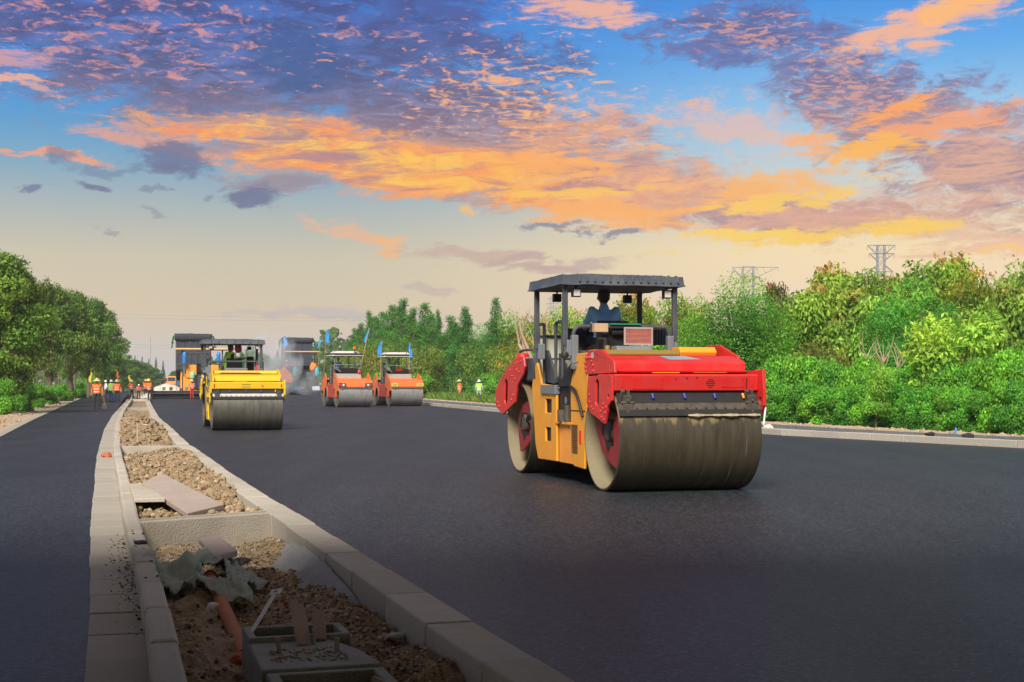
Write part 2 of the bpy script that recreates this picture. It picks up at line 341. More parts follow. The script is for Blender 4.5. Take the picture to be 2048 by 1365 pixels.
def asphalt(name, base, var):
    m = bpy.data.materials.new(name); m.use_nodes = True; nt = m.node_tree; N = nt.nodes; L = nt.links; b = N['Principled BSDF']
    t = N.new('ShaderNodeTexCoord')
    def nz(s, d=5, r=.6, st=None):
        n = N.new('ShaderNodeTexNoise'); n.inputs['Scale'].default_value = s; n.inputs['Detail'].default_value = d; n.inputs['Roughness'].default_value = r
        if st:
            mp = N.new('ShaderNodeMapping'); mp.inputs[2].default_value = (0, 0, R(st[1])); mp.inputs[3].default_value = st[0]; L.new(t.outputs['Object'], mp.inputs[0]); L.new(mp.outputs[0], n.inputs[0])
        else: L.new(t.outputs['Object'], n.inputs[0])
        return n.outputs['Fac']
    def mr(x, a, b_, c, d):
        n = N.new('ShaderNodeMapRange'); L.new(x, n.inputs[0])
        for i, q in enumerate((a, b_, c, d)): n.inputs[i+1].default_value = q
        return n.outputs[0]
    def mul(a, b_):
        n = N.new('ShaderNodeMath'); n.operation = 'MULTIPLY'; L.new(a, n.inputs[0]); L.new(b_, n.inputs[1]); return n.outputs[0]
    g = mr(nz(55, 3, .75), .36, .64, .25, 2.0)          # aggregate
    g2 = mr(nz(230, 1, .5), .3, .7, .7, 1.35)
    big = mr(nz(.35, 5, .6), .3, .7, 1-var, 1+var)
    st = mr(nz(1.0, 6, .6, ((1.3, .05, 1), -17)), .3, .7, 1-var*.9, 1+var*.9)   # rolling marks along the road
    vo = N.new('ShaderNodeTexVoronoi'); vo.inputs['Scale'].default_value = 42; L.new(t.outputs['Object'], vo.inputs['Vector'])
    sp = N.new('ShaderNodeSeparateColor'); L.new(vo.outputs['Color'], sp.inputs[0]); pw = N.new('ShaderNodeMath'); pw.operation = 'POWER'; pw.inputs[1].default_value = 2.2; L.new(sp.outputs[0], pw.inputs[0])
    g3 = mr(pw.outputs[0], 0, 1, .3, 2.9)
    k = mul(mul(mul(g, g2), g3), mul(big, st))
    vm = N.new('ShaderNodeVectorMath'); vm.operation = 'SCALE'; vm.inputs[0].default_value = base; L.new(k, vm.inputs['Scale']); L.new(vm.outputs[0], b.inputs['Base Color'])
    L.new(mr(nz(.5, 5, .6, ((1.3, .12, 1), -17)), .3, .7, .5, .62), b.inputs['Roughness'])
    bp = N.new('ShaderNodeBump'); bp.inputs['Strength'].default_value = .4; bp.inputs['Distance'].default_value = .006; L.new(nz(70, 3, .7), bp.inputs['Height']); L.new(bp.outputs[0], b.inputs['Normal'])
    b.inputs['Specular IOR Level'].default_value = .3; b.inputs['Coat Weight'].default_value = .12; b.inputs['Coat Roughness'].default_value = .34   # bitumen film
    return m
M_road = asphalt('fresh_asphalt', (.018, .0205, .0245), .10)
M_road2 = asphalt('lane_asphalt', (.018, .0195, .023), .20)
M_walk = asphalt('path_asphalt', (.10, .10, .115), .12)
M_conc = mat('concrete', (.45, .41, .335), .85, objvar=.10, var=.12, scale=3, bump=.5, bscale=60, dirt=(.30, .215, .12), dscale=2.2, damt=.5)
M_concg = mat('grey_concrete', (.27, .27, .23), .88, var=.14, scale=5, bump=.6, bscale=50, dirt=(.25, .2, .13), dscale=3, damt=.5)
M_gut = mat('gutter_concrete', (.37, .34, .28), .85, objvar=.08, var=.12, scale=2.5, bump=.5, bscale=70, dirt=(.26, .21, .15), dscale=1.4, damt=.5)
M_soil = mat('soil', (.26, .19, .11), .95, var=.5, scale=9, bump=1.0, bscale=26, dirt=(.42, .31, .17), dscale=5, damt=.7)
M_sand = mat('sandy_dirt', (.42, .31, .19), .95, var=.25, scale=3, bump=.8, bscale=20, dirt=(.52, .44, .34), dscale=1.5, damt=.7)
M_turf = mat('rough_ground', (.10, .11, .045), .95, var=.4, scale=1.5, bump=.8, bscale=8, dirt=(.24, .18, .1), dscale=.6, damt=.5)

def sheet(name, fa, fb, y0, y1, z, m, n=70, zb=None, kind='structure'):
    ys = [y0+(y1-y0)*(i/n)**2 for i in range(n+1)]; mb = MB()
    vs = []
    for y in ys: vs += [(fa(y), y, z), (fb(y), y, z if zb is None else zb)]
    mb.add(vs, [(2*i, 2*i+1, 2*i+3, 2*i+2) for i in range(n)])
    o = mb.build(name, m); tag(o, kind=kind); return o
gr = MB().add([(-900, -300, -.9), (900, -300, -.9), (900, 1500, -.9), (-900, 1500, -.9)], [(0, 1, 2, 3)]).build('ground', M_turf); tag(gr, kind='structure')
kw = .28
road = sheet('road', lambda y: RI(y)+kw-.02, FK, -30, 430, 0, M_road, 120)
lane = sheet('lane', LE, lambda y: G(y)+.01, -30, 430, 0, M_road2, 120)
sheet('right_verge', lambda y: FK(y)+3.4, lambda y: FK(y)+400, -30, 430, .04, M_turf)
sheet('left_verge', lambda y: LE(y)-260, lambda y: LE(y)-.28, -30, 430, -.02, M_sand)
sheet('path', lambda y: FK(y)+.62, lambda y: FK(y)+2.75, -30, 430, .13, M_walk, 90)
# dirt shoulder beyond the path, lumpy
def strip_mesh(name, fa, fb, y0, y1, ny, nx, zf, m, kind='structure', smooth=True):
    ys = [y0+(y1-y0)*(i/ny)**1.6 for i in range(ny+1)]
    vs = []; fs = []
    for y in ys:
        a, b = fa(y), fb(y)
        for j in range(nx+1): q = j/nx; vs.append((a+(b-a)*q, y, zf(a+(b-a)*q, y, q)))
    for i in range(ny):
        for j in range(nx): k = i*(nx+1)+j; fs.append((k, k+1, k+nx+2, k+nx+1))
    o = MB().add(vs, fs).build(name, m, smooth=60 if smooth else None); tag(o, kind=kind); return o
from mathutils import noise as mn
def fb(x, y, s, o=4, seed=0.0): return mn.fractal(Vector((x*s+seed, y*s-seed, seed)), .9, 2.0, o)
strip_mesh('dirt_shoulder', lambda y: FK(y)+2.75, lambda y: FK(y)+4.1, 15, 200, 420, 7, lambda x, y, q: .10+.09*max(0, fb(x, y, 1.8))*math.sin(q*math.pi)+.04*math.sin(q*math.pi), M_sand)
strip_mesh('dirt_verge', lambda y: LE(y)-4.2, lambda y: LE(y)-.26, 8, 230, 500, 10, lambda x, y, q: -.005+.10*max(0, fb(x, y, 1.5, seed=3.))*math.sin(q*math.pi), M_sand)
edge = sheet('lane_edge', lambda y: LE(y)-.3, LE, 0, 400, .012, M_gut, 100)

def walk_curve(f, y0, y1, step, off=0.0):
    """points along a curve at equal arc steps"""
    out = []; y = y0; dy = .02; acc = 0; p = Vector((f(y), y, 0)); out.append(p)
    while y < y1:
        y2 = y+dy; q = Vector((f(y2), y2, 0)); acc += (q-Vector((f(y), y, 0))).length; y = y2
        if acc >= step: out.append(q); acc = 0
    return out
def kerb(name, f, y0, y1, step, w, z0, z1, m, side=1, gap=.02, bev=.012, piece='kerb_stone', jit=.006, label=None, maxn=300):
    """kerb stones one by one; side=+1: the stone lies to the right of the curve"""
    root = empty(name); tag(root, kind='structure')
    pts = walk_curve(f, y0, y1, step)[:maxn+1]
    mb = MB().bx(-step/2+gap/2, step/2-gap/2, 0, -w, z0, z1)
    base = mb.build(piece, m, bevel=bev); me = base.data
    r = random.Random(hash(len(name)) % 100)
    for i in range(len(pts)-1):
        a, b = pts[i], pts[i+1]; d = (b-a)
        o = base if i == 0 else base.copy()
        if i: COL.objects.link(o)
        if i > 30: o.modifiers.clear()
        o.parent = root; c = (a+b)/2; ang = math.atan2(d.y, d.x)
        nrm = Vector((d.y, -d.x, 0)).normalized()
        if side < 0: c = c-nrm*w
        o.location = (c.x+r.uniform(-jit, jit), c.y, r.uniform(-jit, jit)*1.2)
        o.rotation_euler = (r.uniform(-.006, .006), r.uniform(-.004, .004), ang+math.pi*0); o.rotation_euler.z += r.uniform(-.003, .003)
        o.scale = (d.length/step, 1, 1)
    return root
# direction along +Y: local x axis = along, so local -y = right side
kerb('right_kerb', RI, 3.5, 150, 1.12, kw, -.45, KZ, M_conc, 1)
kerb('left_kerb', LI, 3.0, 150, 1.12, .15, -.45, KZ, M_conc, -1, bev=.028)
kerb('far_kerb', FK, 18, 190, 1.18, .2, -.3, .17, M_conc, 1)
kerb('path_edging', lambda y: FK(y)+.42, 18, 150, 1.18, .2, -.2, .15, M_conc, 1)
gk = kerb('gutter', lambda y: LI(y)-.15, 3.0, 120, .78, .33, -.3, .012, M_gut, -1, gap=.02, bev=.008, piece='gutter_slab')
# low edging wall in the left verge
kerb('verge_edging', lambda y: LE(y)-2.7, 34, 84, 1.2, .22, -.1, .13, M_conc, -1, piece='edging_stone')

# ------------------------------------------------------------------ the dug-out median
def Yof(v, z=KZ): return FPX*(HCAM-z)/(v-VH)
walls = [14.35, 29.6, 54.0, 74.0, 110.0]
def soil_z(x, y, q):
    # q: 0 left edge .. 1 right edge
    n = fb(x, y, 1.1, 5)*.06+fb(x, y, 5.5, 5, 4.)*.034+fb(x, y, 17, 4, 8.)*.012
    if y < 13.72+.9*q:
        s = max(0, 14.35-y)
        z = -.17+.07*max(0, q-.45)*2*min(1, s/1.0)+.03*max(0, .35-q)
        z += .13*math.exp(-((y-9.3)/1.3)**2-((q-.78)/.28)**2)      # gravel heap
        z += .07*math.exp(-((y-13.6)/.55)**2-((q-.95)/.25)**2)
        z += .10*math.exp(-((y-7.4)/.8)**2-((q-.95)/.2)**2)-.05*math.exp(-((y-7.3)/1.2)**2-((q-.5)/.35)**2)
        z += .06*math.exp(-((y-8.8)/1.6)**2-((q-.12)/.18)**2)
        n *= 1.5
    elif y < walls[1]:
        s = (walls[1]-y)/(walls[1]-walls[0]); e = min(1, (walls[1]-y)/2.2)*min(1, .55+.3*max(0, y-13.8-.9*q))
        z = -.10+.22*e*(.35+.65*q)+.06*math.exp(-((y-24)/3)**2)
        n *= 2.1
    elif y < walls[2]:
        s = (y-walls[1])/(walls[2]-walls[1]); z = -.02+.34*math.sin(min(1, s*1.1)*math.pi)*math.sin((.12+.76*q)*math.pi); n *= 3.2
    elif y < walls[3]: z = -.06+.12*math.sin((y-walls[2])/(walls[3]-walls[2])*math.pi); n *= 2
    else: z = -.05; n *= 1.6
    return z+n
def soil_strip(a, b, ny, nx):
    return strip_mesh('soil', lambda y: LI(y)+.005, lambda y: RI(y)-.005, a, b, ny, nx, soil_z, M_soil)
for a, b, ny, nx in ((3.0, walls[1], 760, 84), (walls[1], walls[2], 260, 44), (walls[2], 200, 160, 14)):
    soil_strip(a, b, ny, nx)
wlab = ['near', 'second', 'third', 'fourth', 'fifth']
for i, wy in enumerate(walls):
    xl, xr = LI(wy), RI(wy); d = .28 if i else .95
    th = .16 if i else .24
    mb = MB(); a = Vector((LI(wy-.6)+.01 if i == 0 else xl+.01, wy-.75 if i == 0 else wy, 0)); b = Vector((xr-.01, wy+.25 if i == 0 else wy+.3, 0))
    dr = (b-a).normalized(); nn = Vector((-dr.y, dr.x, 0))*th
    for zz0, zz1, off in ((-.5, .135, 0), ):
        p = [a, b, b+nn, a+nn]; mb.add([(q.x, q.y, zz0) for q in p]+[(q.x, q.y, zz1) for q in p], [(3, 2, 1, 0), (4, 5, 6, 7), (0, 1, 5, 4), (1, 2, 6, 5), (2, 3, 7, 6), (3, 0, 4, 7)])
    o = mb.build('cross_wall', M_conc, bevel=.01)
    if i == 0:
        mb = MB(); p = [a+nn*.45, b+nn*.45, b+nn*.62, a+nn*.62]; mb.add([(q.x, q.y, .137) for q in p]+[(q.x, q.y, .15) for q in p], [(3, 2, 1, 0), (4, 5, 6, 7), (0, 1, 5, 4), (1, 2, 6, 5), (2, 3, 7, 6), (3, 0, 4, 7)])
        mb.build('mortar_ridge', M_conc, o)
    tag(o, ['concrete cross wall between the kerbs just behind the green sheet', 'pale concrete cross wall behind the long leaning slab', 'concrete cross wall beyond the tallest soil heap in the median',
            'small concrete cross wall near the workers on the median', 'farthest concrete cross wall, at the feet of the workers on the median'][i], 'wall', 'cross walls of the dug-out median')

# lumps, pebbles and crumbs
def ico(n=0):
    bm = bmesh.new(); bmesh.ops.create_icosphere(bm, subdivisions=1, radius=1); v = np.array([p.co[:] for p in bm.verts]); f = [[q.index for q in p.verts] for p in bm.faces]; bm.free(); return v, np.array(f)
IV, IF = ico()
def lumps(name, pts, sizes, mats, flat=.8, kind='stuff', parent=None, seed=1, mi=None):
    r = np.random.default_rng(seed); n = len(pts); V = np.zeros((n, len(IV), 3)); 
    for i in range(n):
        k = r.uniform(.5, 1.35, (len(IV), 1)); s = sizes[i]*np.array([r.uniform(.7, 1.3), r.uniform(.7, 1.3), flat*r.uniform(.7, 1.2)])
        a = r.uniform(0, 6.28); ca, sa = math.cos(a), math.sin(a); p = IV*k*s; V[i, :, 0] = p[:, 0]*ca-p[:, 1]*sa; V[i, :, 1] = p[:, 0]*sa+p[:, 1]*ca; V[i, :, 2] = p[:, 2]
        V[i] += pts[i]
    F = (IF[None]+(np.arange(n)*len(IV))[:, None, None]).reshape(-1, 3)
    me = bpy.data.meshes.new(name); me.vertices.add(n*len(IV)); me.vertices.foreach_set('co', V.ravel()); me.loops.add(F.size); me.loops.foreach_set('vertex_index', F.ravel().astype(np.int32))
    me.polygons.add(len(F)); me.polygons.foreach_set('loop_start', np.arange(0, F.size, 3, dtype=np.int32)); me.polygons.foreach_set('loop_total', np.full(len(F), 3, dtype=np.int32))
    mats = mats if isinstance(mats, list) else [mats]
    for q in mats: me.materials.append(q)
    if len(mats) > 1:
        w = r.integers(0, len(mats), n) if mi is None else mi; me.polygons.foreach_set('material_index', np.repeat(w, len(IF)).astype(np.int32))
    me.update(calc_edges=True); o = bpy.data.objects.new(name, me); COL.objects.link(o); tag(o, kind=kind)
    if parent: o.parent = parent
    return o
M_peb = [mat('pebble_tan', (.33, .23, .13), .9, var=.2, scale=6), mat('pebble_pale', (.58, .54, .46), .9, var=.15, scale=6), mat('pebble_brown', (.16, .11, .065), .95, var=.3, scale=9),
         mat('pebble_tan_b', (.27, .18, .09), .95, var=.3, scale=9), mat('pebble_grey', (.17, .17, .17), .9, var=.2, scale=6)]
def scatter(y0, y1, n, s0, s1, seed, q0=.02, q1=.98, dens=None):
    r = np.random.default_rng(seed); P = []; Z = []
    while len(P) < n:
        y = y0+(y1-y0)*r.random()**1.15; q = r.uniform(q0, q1); x = LI(y)+(RI(y)-LI(y))*q
        if dens and r.random() > dens(y, q): continue
        s = s0*(s1/s0)**(r.random()**2.2); P.append((x, y, soil_z(x, y, q)+s*.25)); Z.append(s)
    return P, Z
P, Z = scatter(5.2, 14.2, 17000, .005, .017, 3, dens=lambda y, q: .15+.85*(q > .42 or y > 12.4))
lumps('gravel', P, Z, M_peb, seed=3, mi=np.random.default_rng(5).choice(5, len(P), p=[.33, .13, .24, .24, .06]))
P, Z = scatter(5.2, 14.2, 300, .012, .034, 13)
lumps('soil_clods', P, Z, [M_soil, M_peb[0], M_peb[2]], seed=13)
P, Z = scatter(14.7, 29.2, 9000, .010, .05, 23)
lumps('soil_clods', P, Z, [M_soil, M_peb[3], M_peb[0], M_soil, M_sand], seed=23)
P, Z = scatter(30, 60, 4200, .02, .09, 33)
lumps('soil_clods', P, Z, [M_soil, M_peb[3], M_peb[0], M_soil], seed=33)
# asphalt crumbs swept into the gutter and over the kerb
M_crumb = mat('asphalt_crumb', (.02, .02, .022), .8, var=.3, scale=20)
r = np.random.default_rng(9); P = []; Z = []
for i in range(330):
    y = 8.2+6.3*r.beta(2, 2.2); q = r.beta(1.2, 4); x = LI(y)-.15-.005-.30*q; P.append((x, y, .016)); Z.append(.003+.009*r.random()**2)
for i in range(14):
    y = r.uniform(9.5, 13); x = LI(y)-r.uniform(.02, .13); P.append((x, y, KZ+.004)); Z.append(.006+.009*r.random())
lumps('asphalt_crumbs', P, Z, M_crumb, flat=.6, seed=9)
# ravelled edge of the asphalt against the right kerb
P = []; Z = []
for i in range(1500):
    y = 4+26*r.random()**1.4; x = RI(y)+kw+.0+abs(r.normal(0, .02)); P.append((x, y, .004)); Z.append(.006+.012*r.random())
lumps('asphalt_crumbs', P, Z, M_crumb, flat=.7, seed=19)
# stones along the far shoulder and left verge
P = []; Z = []
for i in range(1500):
    y = 24+90*r.random()**1.5; x = FK(y)+r.uniform(2.75, 3.9); P.append((x, y, .14)); Z.append(.02+.06*r.random()**2.5)
lumps('shoulder_stones', P, Z, [M_sand, M_sand, M_peb[0]], seed=29)
P = []; Z = []
for i in range(900):
    y = 30+80*r.random()**1.4; x = LE(y)-r.uniform(.4, 3.4); P.append((x, y, .04)); Z.append(.02+.07*r.random()**3)
lumps('verge_stones', P, Z, [M_sand, M_sand, M_peb[0]], seed=39)

# ---- single things lying in the median
def sz(x, y): return soil_z(x, y, (x-LI(y))/(RI(y)-LI(y)))
M_slab = mat('stone_slab', (.38, .31, .26), .8, var=.08, scale=3, bump=.3, bscale=40, dirt=(.36, .22, .2), dscale=2.5, damt=.45)
def slab(name, corners, th, m, label, cat, bev=.008, rough=0.0, seed=0):
    top = [Vector(c) for c in corners]; n = (top[1]-top[0]).cross(top[2]-top[0]).normalized(); n = n if n.z > 0 else -n
    rr = random.Random(seed); mb = MB(); vs = top+[p-n*th for p in top]; k = len(top)
    mb.add(vs, [tuple(range(k)), tuple(range(2*k-1, k-1, -1))]+[(i, (i+1) % k, (i+1) % k+k, i+k) for i in range(k)])
    o = mb.build(name, m, bevel=bev); tag(o, label, cat); return o
slab('stone_slab', [atY(323, 946, 18.4), atY(448, 1009, 15.4), atY(375, 1027, 14.75), atY(283, 967, 17.6)], .06, M_slab, 'long pale stone slab lying aslant across the soil behind the cross wall', 'slab')
slab('stone_slab', [atY(397, 1077, 12.6), atY(437, 1070, 12.9), atY(475, 1101, 11.4), atY(428, 1112, 11.0)], .05, M_slab, 'small pinkish stone slab half buried behind the green sheet', 'slab')
slab('concrete_slab', [atY(258, 968, 17.9), atY(292, 966, 18.0), atY(330, 996, 15.9), atY(268, 997, 15.9)], .05, M_conc, 'broken pale concrete slab by the left kerb, left of the long slab', 'slab')
# cement heap against the right kerb
mb = MB(); n1, n2 = 26, 18; vs = []
A0, A1 = at(540, 1050, .1), at(690, 1140, .1)
for i in range(n1+1):
    y = 13.3+(9.6-13.3)*i/n1; xr = RI(y)-.01; w = (.42+.08*math.sin(i*.9))*math.sin(math.pi*min(1, (i+2.5)/(n1+3)))**.5
    for j in range(n2+1):
        q = j/n2; x = xr-w*(1-q); zz = -.28+(.36)*(q**.75)*math.sin(math.pi*min(1, (i+4)/(n1+8)))**.4+fb(x, y, 7, 6)*.055*(1-q*.5); vs.append((x, y, zz))
mb.add(vs, [(i*(n2+1)+j, i*(n2+1)+j+1, (i+1)*(n2+1)+j+1, (i+1)*(n2+1)+j) for i in range(n1) for j in range(n2)])
o = mb.build('cement_heap', mat('cement', (.29, .29, .275), .9, var=.12, scale=6, bump=.8, bscale=50), smooth=70); tag(o, 'grey cement heap sloping against the right kerb, just past the cross wall', 'heap')
def stone(name, p, s, m, label, cat, seed, flat=.7, seg=2):
    bm = bmesh.new(); bmesh.ops.create_icosphere(bm, subdivisions=seg+1, radius=1)
    for v in bm.verts:
        k = 1+.35*mn.noise(v.co*1.3+Vector((seed*3.1, 0, 0)))+.12*mn.noise(v.co*4+Vector((seed, 0, 0)))
        v.co = Vector((v.co.x*k*s, v.co.y*k*s, v.co.z*k*s*flat))
    me = bpy.data.meshes.new(name); bm.to_mesh(me); bm.free(); me.materials.append(m); o = bpy.data.objects.new(name, me); COL.objects.link(o); o.location = p; tag(o, label, cat); return o
def onsoil(u, v, dz=0.0):
    """point where a surveyed pixel meets the soil"""
    z = -.1
    for _ in range(12):
        p = at(u, v, z); q = (p.x-LI(p.y))/(RI(p.y)-LI(p.y)); z = .6*soil_z(p.x, p.y, min(1, max(0, q)))+.4*z
    p = at(u, v, z); p.z += dz; return p
stone('stone', onsoil(512, 1080, .03), .085, M_peb[0], 'tan stone lump beside the grey cement heap', 'stone', 1)
stone('asphalt_lump', onsoil(490, 1128, .01), .07, M_crumb, 'black asphalt lump at the foot of the cement heap', 'lump', 2)
stone('stone', onsoil(432, 1225, .02), .075, M_peb[1], 'pale stone beside the lower end of the clay pipe', 'stone', 3)
stone('stone', onsoil(350, 975, .03), .12, M_peb[0], 'brown clod on the soil left of the long stone slab', 'stone', 4)
stone('stone', onsoil(330, 985, .03), .10, M_peb[3], 'dark brown clod touching the edge of the long stone slab', 'stone', 5)
stone('brick_piece', onsoil(478, 1325, .02), .05, mat('brick', (.42, .12, .05), .9, var=.2, scale=10), 'small red brick piece left of the concrete chamber', 'brick', 6)
stone('brick_piece', Vector((LI(27.6)-.3, 27.6, .04)), .1, MATS['brick'], 'orange brick piece lying in the gutter', 'brick', 7)
stone('asphalt_lump', Vector((LI(11.6)-.075, 11.6, KZ+.015)), .055, M_crumb, 'black asphalt lump sitting on the left kerb', 'lump', 8, flat=.4)
stone('concrete_rubble', at(290, 862, .2), .22, M_peb[1], 'white concrete chunk on the soil heap', 'rubble', 12)
# clay pipe
M_clay = mat('clay', (.42, .16, .06), .8, var=.15, scale=6, dirt=(.35, .22, .12), dscale=6, damt=.5)
pa, pb, pc = Vector((-2.36, 10.95, -.03)), Vector((-2.03, 9.8, -.07)), Vector((-1.62, 8.5, -.165))
mb = MB().cyl(pa, pc, .047, n=28); o = mb.build('clay_pipe', M_clay, smooth=40)
MB().cyl(pa+(pa-pc).normalized()*.01, pa+(pc-pa).normalized()*.10, .058, n=28).build('pipe_collar', M_clay, o, smooth=40)
tag(o, 'orange clay pipe running out from under the green sheet', 'pipe')
# crumpled sheet
M_cloth = mat('green_sheet', (.30, .34, .27), .7, var=.08, scale=3, bump=.2, bscale=90)
mb = MB(); n = 90; vs = []; keep = {}
cx, cy = -2.42, 10.9
for i in range(n+1):
    for j in range(n+1):
        a, b = (i/n-.5)*2, (j/n-.5)*2
        x = cx+a*.44+b*(-.25)+.07*math.sin(b*5+a*3); y = cy+b*1.02+a*.15
        rd = math.sqrt(a*a+b*b)*(1+.28*math.sin(3*math.atan2(b, a)+1.1)+.12*math.sin(7*math.atan2(b, a)))
        w1 = abs(mn.noise(Vector((x*2.6+y*.7, y*1.7, 1)))); w2 = abs(mn.noise(Vector((x*6.5, y*4.0-x*2, 5)))); w3 = abs(mn.noise(Vector((x*14, y*9, 9))))
        z = max(sz(x, y) if LI(y)+.02 < x < RI(y) else -.05, -.22)+.02+.13*max(0, 1-rd*.85)+.26*w1*max(.12, 1-rd*.75)+.10*w2+.035*w3
        z += .16*math.exp(-((x+2.50)/.15)**2-((y-11.9)/.3)**2)+.06*math.exp(-((x+2.85)/.14)**2-((y-10.9)/.4)**2)
        vs.append((x+.05*mn.noise(Vector((x*5, y*5, 3))), y, z)); keep[(i, j)] = rd < .93 and not (abs((x-pa.x)-(y-pa.y)*(pc.x-pa.x)/(pc.y-pa.y)) < .085 and (9.0 < y < 9.75 or 10.25 < y < 10.85))
fs = [(i*(n+1)+j, i*(n+1)+j+1, (i+1)*(n+1)+j+1, (i+1)*(n+1)+j) for i in range(n) for j in range(n) if keep[i, j] and keep[i+1, j] and keep[i, j+1] and keep[i+1, j+1]]
mb.add(vs, fs); o = mb.build('plastic_sheet', M_cloth, smooth=80); tag(o, 'crumpled pale green sheet heaped on the soil over the clay pipe', 'sheet')
so = o.modifiers.new('thick', 'SOLIDIFY'); so.thickness = .006
# precast chamber
root = empty('concrete_chamber', (-1.245, 7.07, 0), math.atan2(-.957, .29)+R(90)+R(0)); root.rotation_euler.z = math.atan2(.29, .957)
tag(root, 'grey precast concrete chamber with two open boxes at the bottom of the median', 'chamber')
def tray(x0, x1, y0, y1, z0, z1, w):
    mb = MB(); mb.prism([(x0, y0), (x1, y0), (x1, y1), (x0, y1)], 'z', z0+.05, z1, holes=[[(x0+w, y0+w), (x1-w, y0+w), (x1-w, y1-w), (x0+w, y1-w)]]); mb.bx(x0, x1, y0, y1, z0, z0+.048); return mb
tray(0, .57, .74, 1.12, -.35, .075, .045).build('rear_box', M_concg, root, bevel=.008)
MB().prism([(-.02, .0), (.6, .0), (.56, .42), (.44, .80), (.0, .80)], 'z', -.33, .045).build('deck_slab', M_concg, root, bevel=.012)
tray(.0, .60, -1.1, -.012, -.35, .03, .06).build('front_box', M_concg, root, bevel=.008)
M_mort = mat('mortar', (.36, .24, .12), .9, var=.3, scale=12)
rr = np.random.default_rng(4); lumps('mortar_crumbs', [(rr.uniform(.06, .46), rr.uniform(.12, .5), .05) for _ in range(110)], [rr.uniform(.005, .016) for _ in range(110)], [M_mort, M_conc], flat=.5, parent=root)
for i, (x, y) in enumerate(((.12, .42), (.42, .33), (.34, .62))):
    MB().box((x, y, .085), (.022, .022, .09), (0, .1*(i-1), .3*i)).build('stub', M_concg, root, bevel=.004)
def post(name, p0, p1, w, d, m, label, cat, yaw):
    p0, p1 = Vector(p0), Vector(p1); ax = (p1-p0); L_ = ax.length
    o = MB().add([(sx*w/2*(1.0 if sz_ == 0 else .93), sy*d/2, L_*sz_+(.02*sx if sz_ else 0)) for sz_ in (0, 1) for sx, sy in ((-1, -1), (1, -1), (1, 1), (-1, 1))], [(3, 2, 1, 0), (4, 5, 6, 7), (0, 1, 5, 4), (1, 2, 6, 5), (2, 3, 7, 6), (3, 0, 4, 7)]).build(name, m, bevel=.006)
    o.rotation_mode = 'QUATERNION'; o.rotation_quaternion = ax.to_track_quat('Z', 'Y') @ Matrix.Rotation(yaw, 3, 'Z').to_quaternion(); o.location = p0; tag(o, label, cat); return o
M_pink = mat('pink_stone', (.34, .25, .20), .85, var=.08, scale=5, dirt=(.38, .26, .17), dscale=6, damt=.4)
post('stone_plank', atY(609, 1293, 7.72), atY(592, 1206, 7.92), .082, .03, M_pink, 'taller of the two pinkish stone planks standing on the concrete chamber', 'plank', .15)
post('stone_plank', atY(640, 1281, 7.85), atY(637, 1221, 7.98), .072, .03, M_pink, 'shorter of the two pinkish stone planks standing on the concrete chamber', 'plank', .1)
post('stone_shard', Vector((-.62, 6.55, -.1)), Vector((-.60, 6.6, .09)), .13, .04, M_pink, 'pinkish stone shard standing in the soil right of the chamber', 'shard', .1)
# metal strap
p0, p1 = atY(496, 1276, 7.95), atY(548, 1190, 8.35)
dv = (p1-p0).normalized(); sd_ = Vector((.9, -.1, .25)).normalized(); sd_ = (sd_-dv*sd_.dot(dv)).normalized(); nn = dv.cross(sd_)
def strapbox(mb, a, b, w, t_):
    mb.add([a-sd_*w-nn*t_, a+sd_*w-nn*t_, a+sd_*w+nn*t_, a-sd_*w+nn*t_, b-sd_*w-nn*t_, b+sd_*w-nn*t_, b+sd_*w+nn*t_, b-sd_*w+nn*t_], [(3, 2, 1, 0), (4, 5, 6, 7), (0, 1, 5, 4), (1, 2, 6, 5), (2, 3, 7, 6), (3, 0, 4, 7)])
mb = MB(); strapbox(mb, p0, p1, .012, .004)
M_galv = mat('galvanised', (.46, .45, .40), .5, .4, var=.15, scale=8)
st = mb.build('metal_strap', M_galv); tag(st, 'flat metal strap with a holed end leaning on the concrete chamber', 'strap')
e0 = p1; ring = MB(); k = 10
hole = [(.014*math.cos(6.283*i/k), .014*math.sin(6.283*i/k)+.03) for i in range(k)]
ring.prism([(-.032, .0), (.032, .0), (.036, .06), (-.036, .06)], 'z', -.004, .004, holes=[hole]); eo = ring.build('strap_eye', M_galv, st)
eo.matrix_local = Matrix.Translation(e0) @ Matrix((( sd_.x, dv.x, nn.x, 0), (sd_.y, dv.y, nn.y, 0), (sd_.z, dv.z, nn.z, 0), (0, 0, 0, 1)))
# a lost work glove: one skin, five fingers
mb = MB(); gp = onsoil(800, 1284, .035); ax_ = Vector((-.86, -.42, .0)).normalized(); sd2 = Vector((ax_.y, -ax_.x, 0))
def cap(a, b, ra, rb):
    d = (b-a).normalized(); mb.tube([a-d*ra*.9, a-d*ra*.6, a, b, b+d*rb*.6, b+d*rb*.9], [ra*.3, ra*.8, ra, rb, rb*.8, rb*.3], 10)
cap(gp-ax_*.085, gp-ax_*.02, .024, .026); cap(gp-sd2*.018, gp+ax_*.05-sd2*.018, .022, .02); cap(gp+sd2*.018, gp+ax_*.05+sd2*.018, .022, .018)
for k, (o_, l_, b_) in enumerate(((-.03, .055, .010), (-.010, .068, .018), (.010, .066, .006), (.028, .05, -.004))):
    p = gp+ax_*.055+sd2*o_; q = p+ax_*l_*.6+sd2*o_*.25+Vector((0, 0, b_)); cap(p, q, .0115, .0105); cap(q, q+ax_*l_*.5+Vector((0, 0, -.022)), .0105, .009)
cap(gp+sd2*.02, gp+ax_*.03+sd2*.058+Vector((0, 0, .01)), .013, .011)
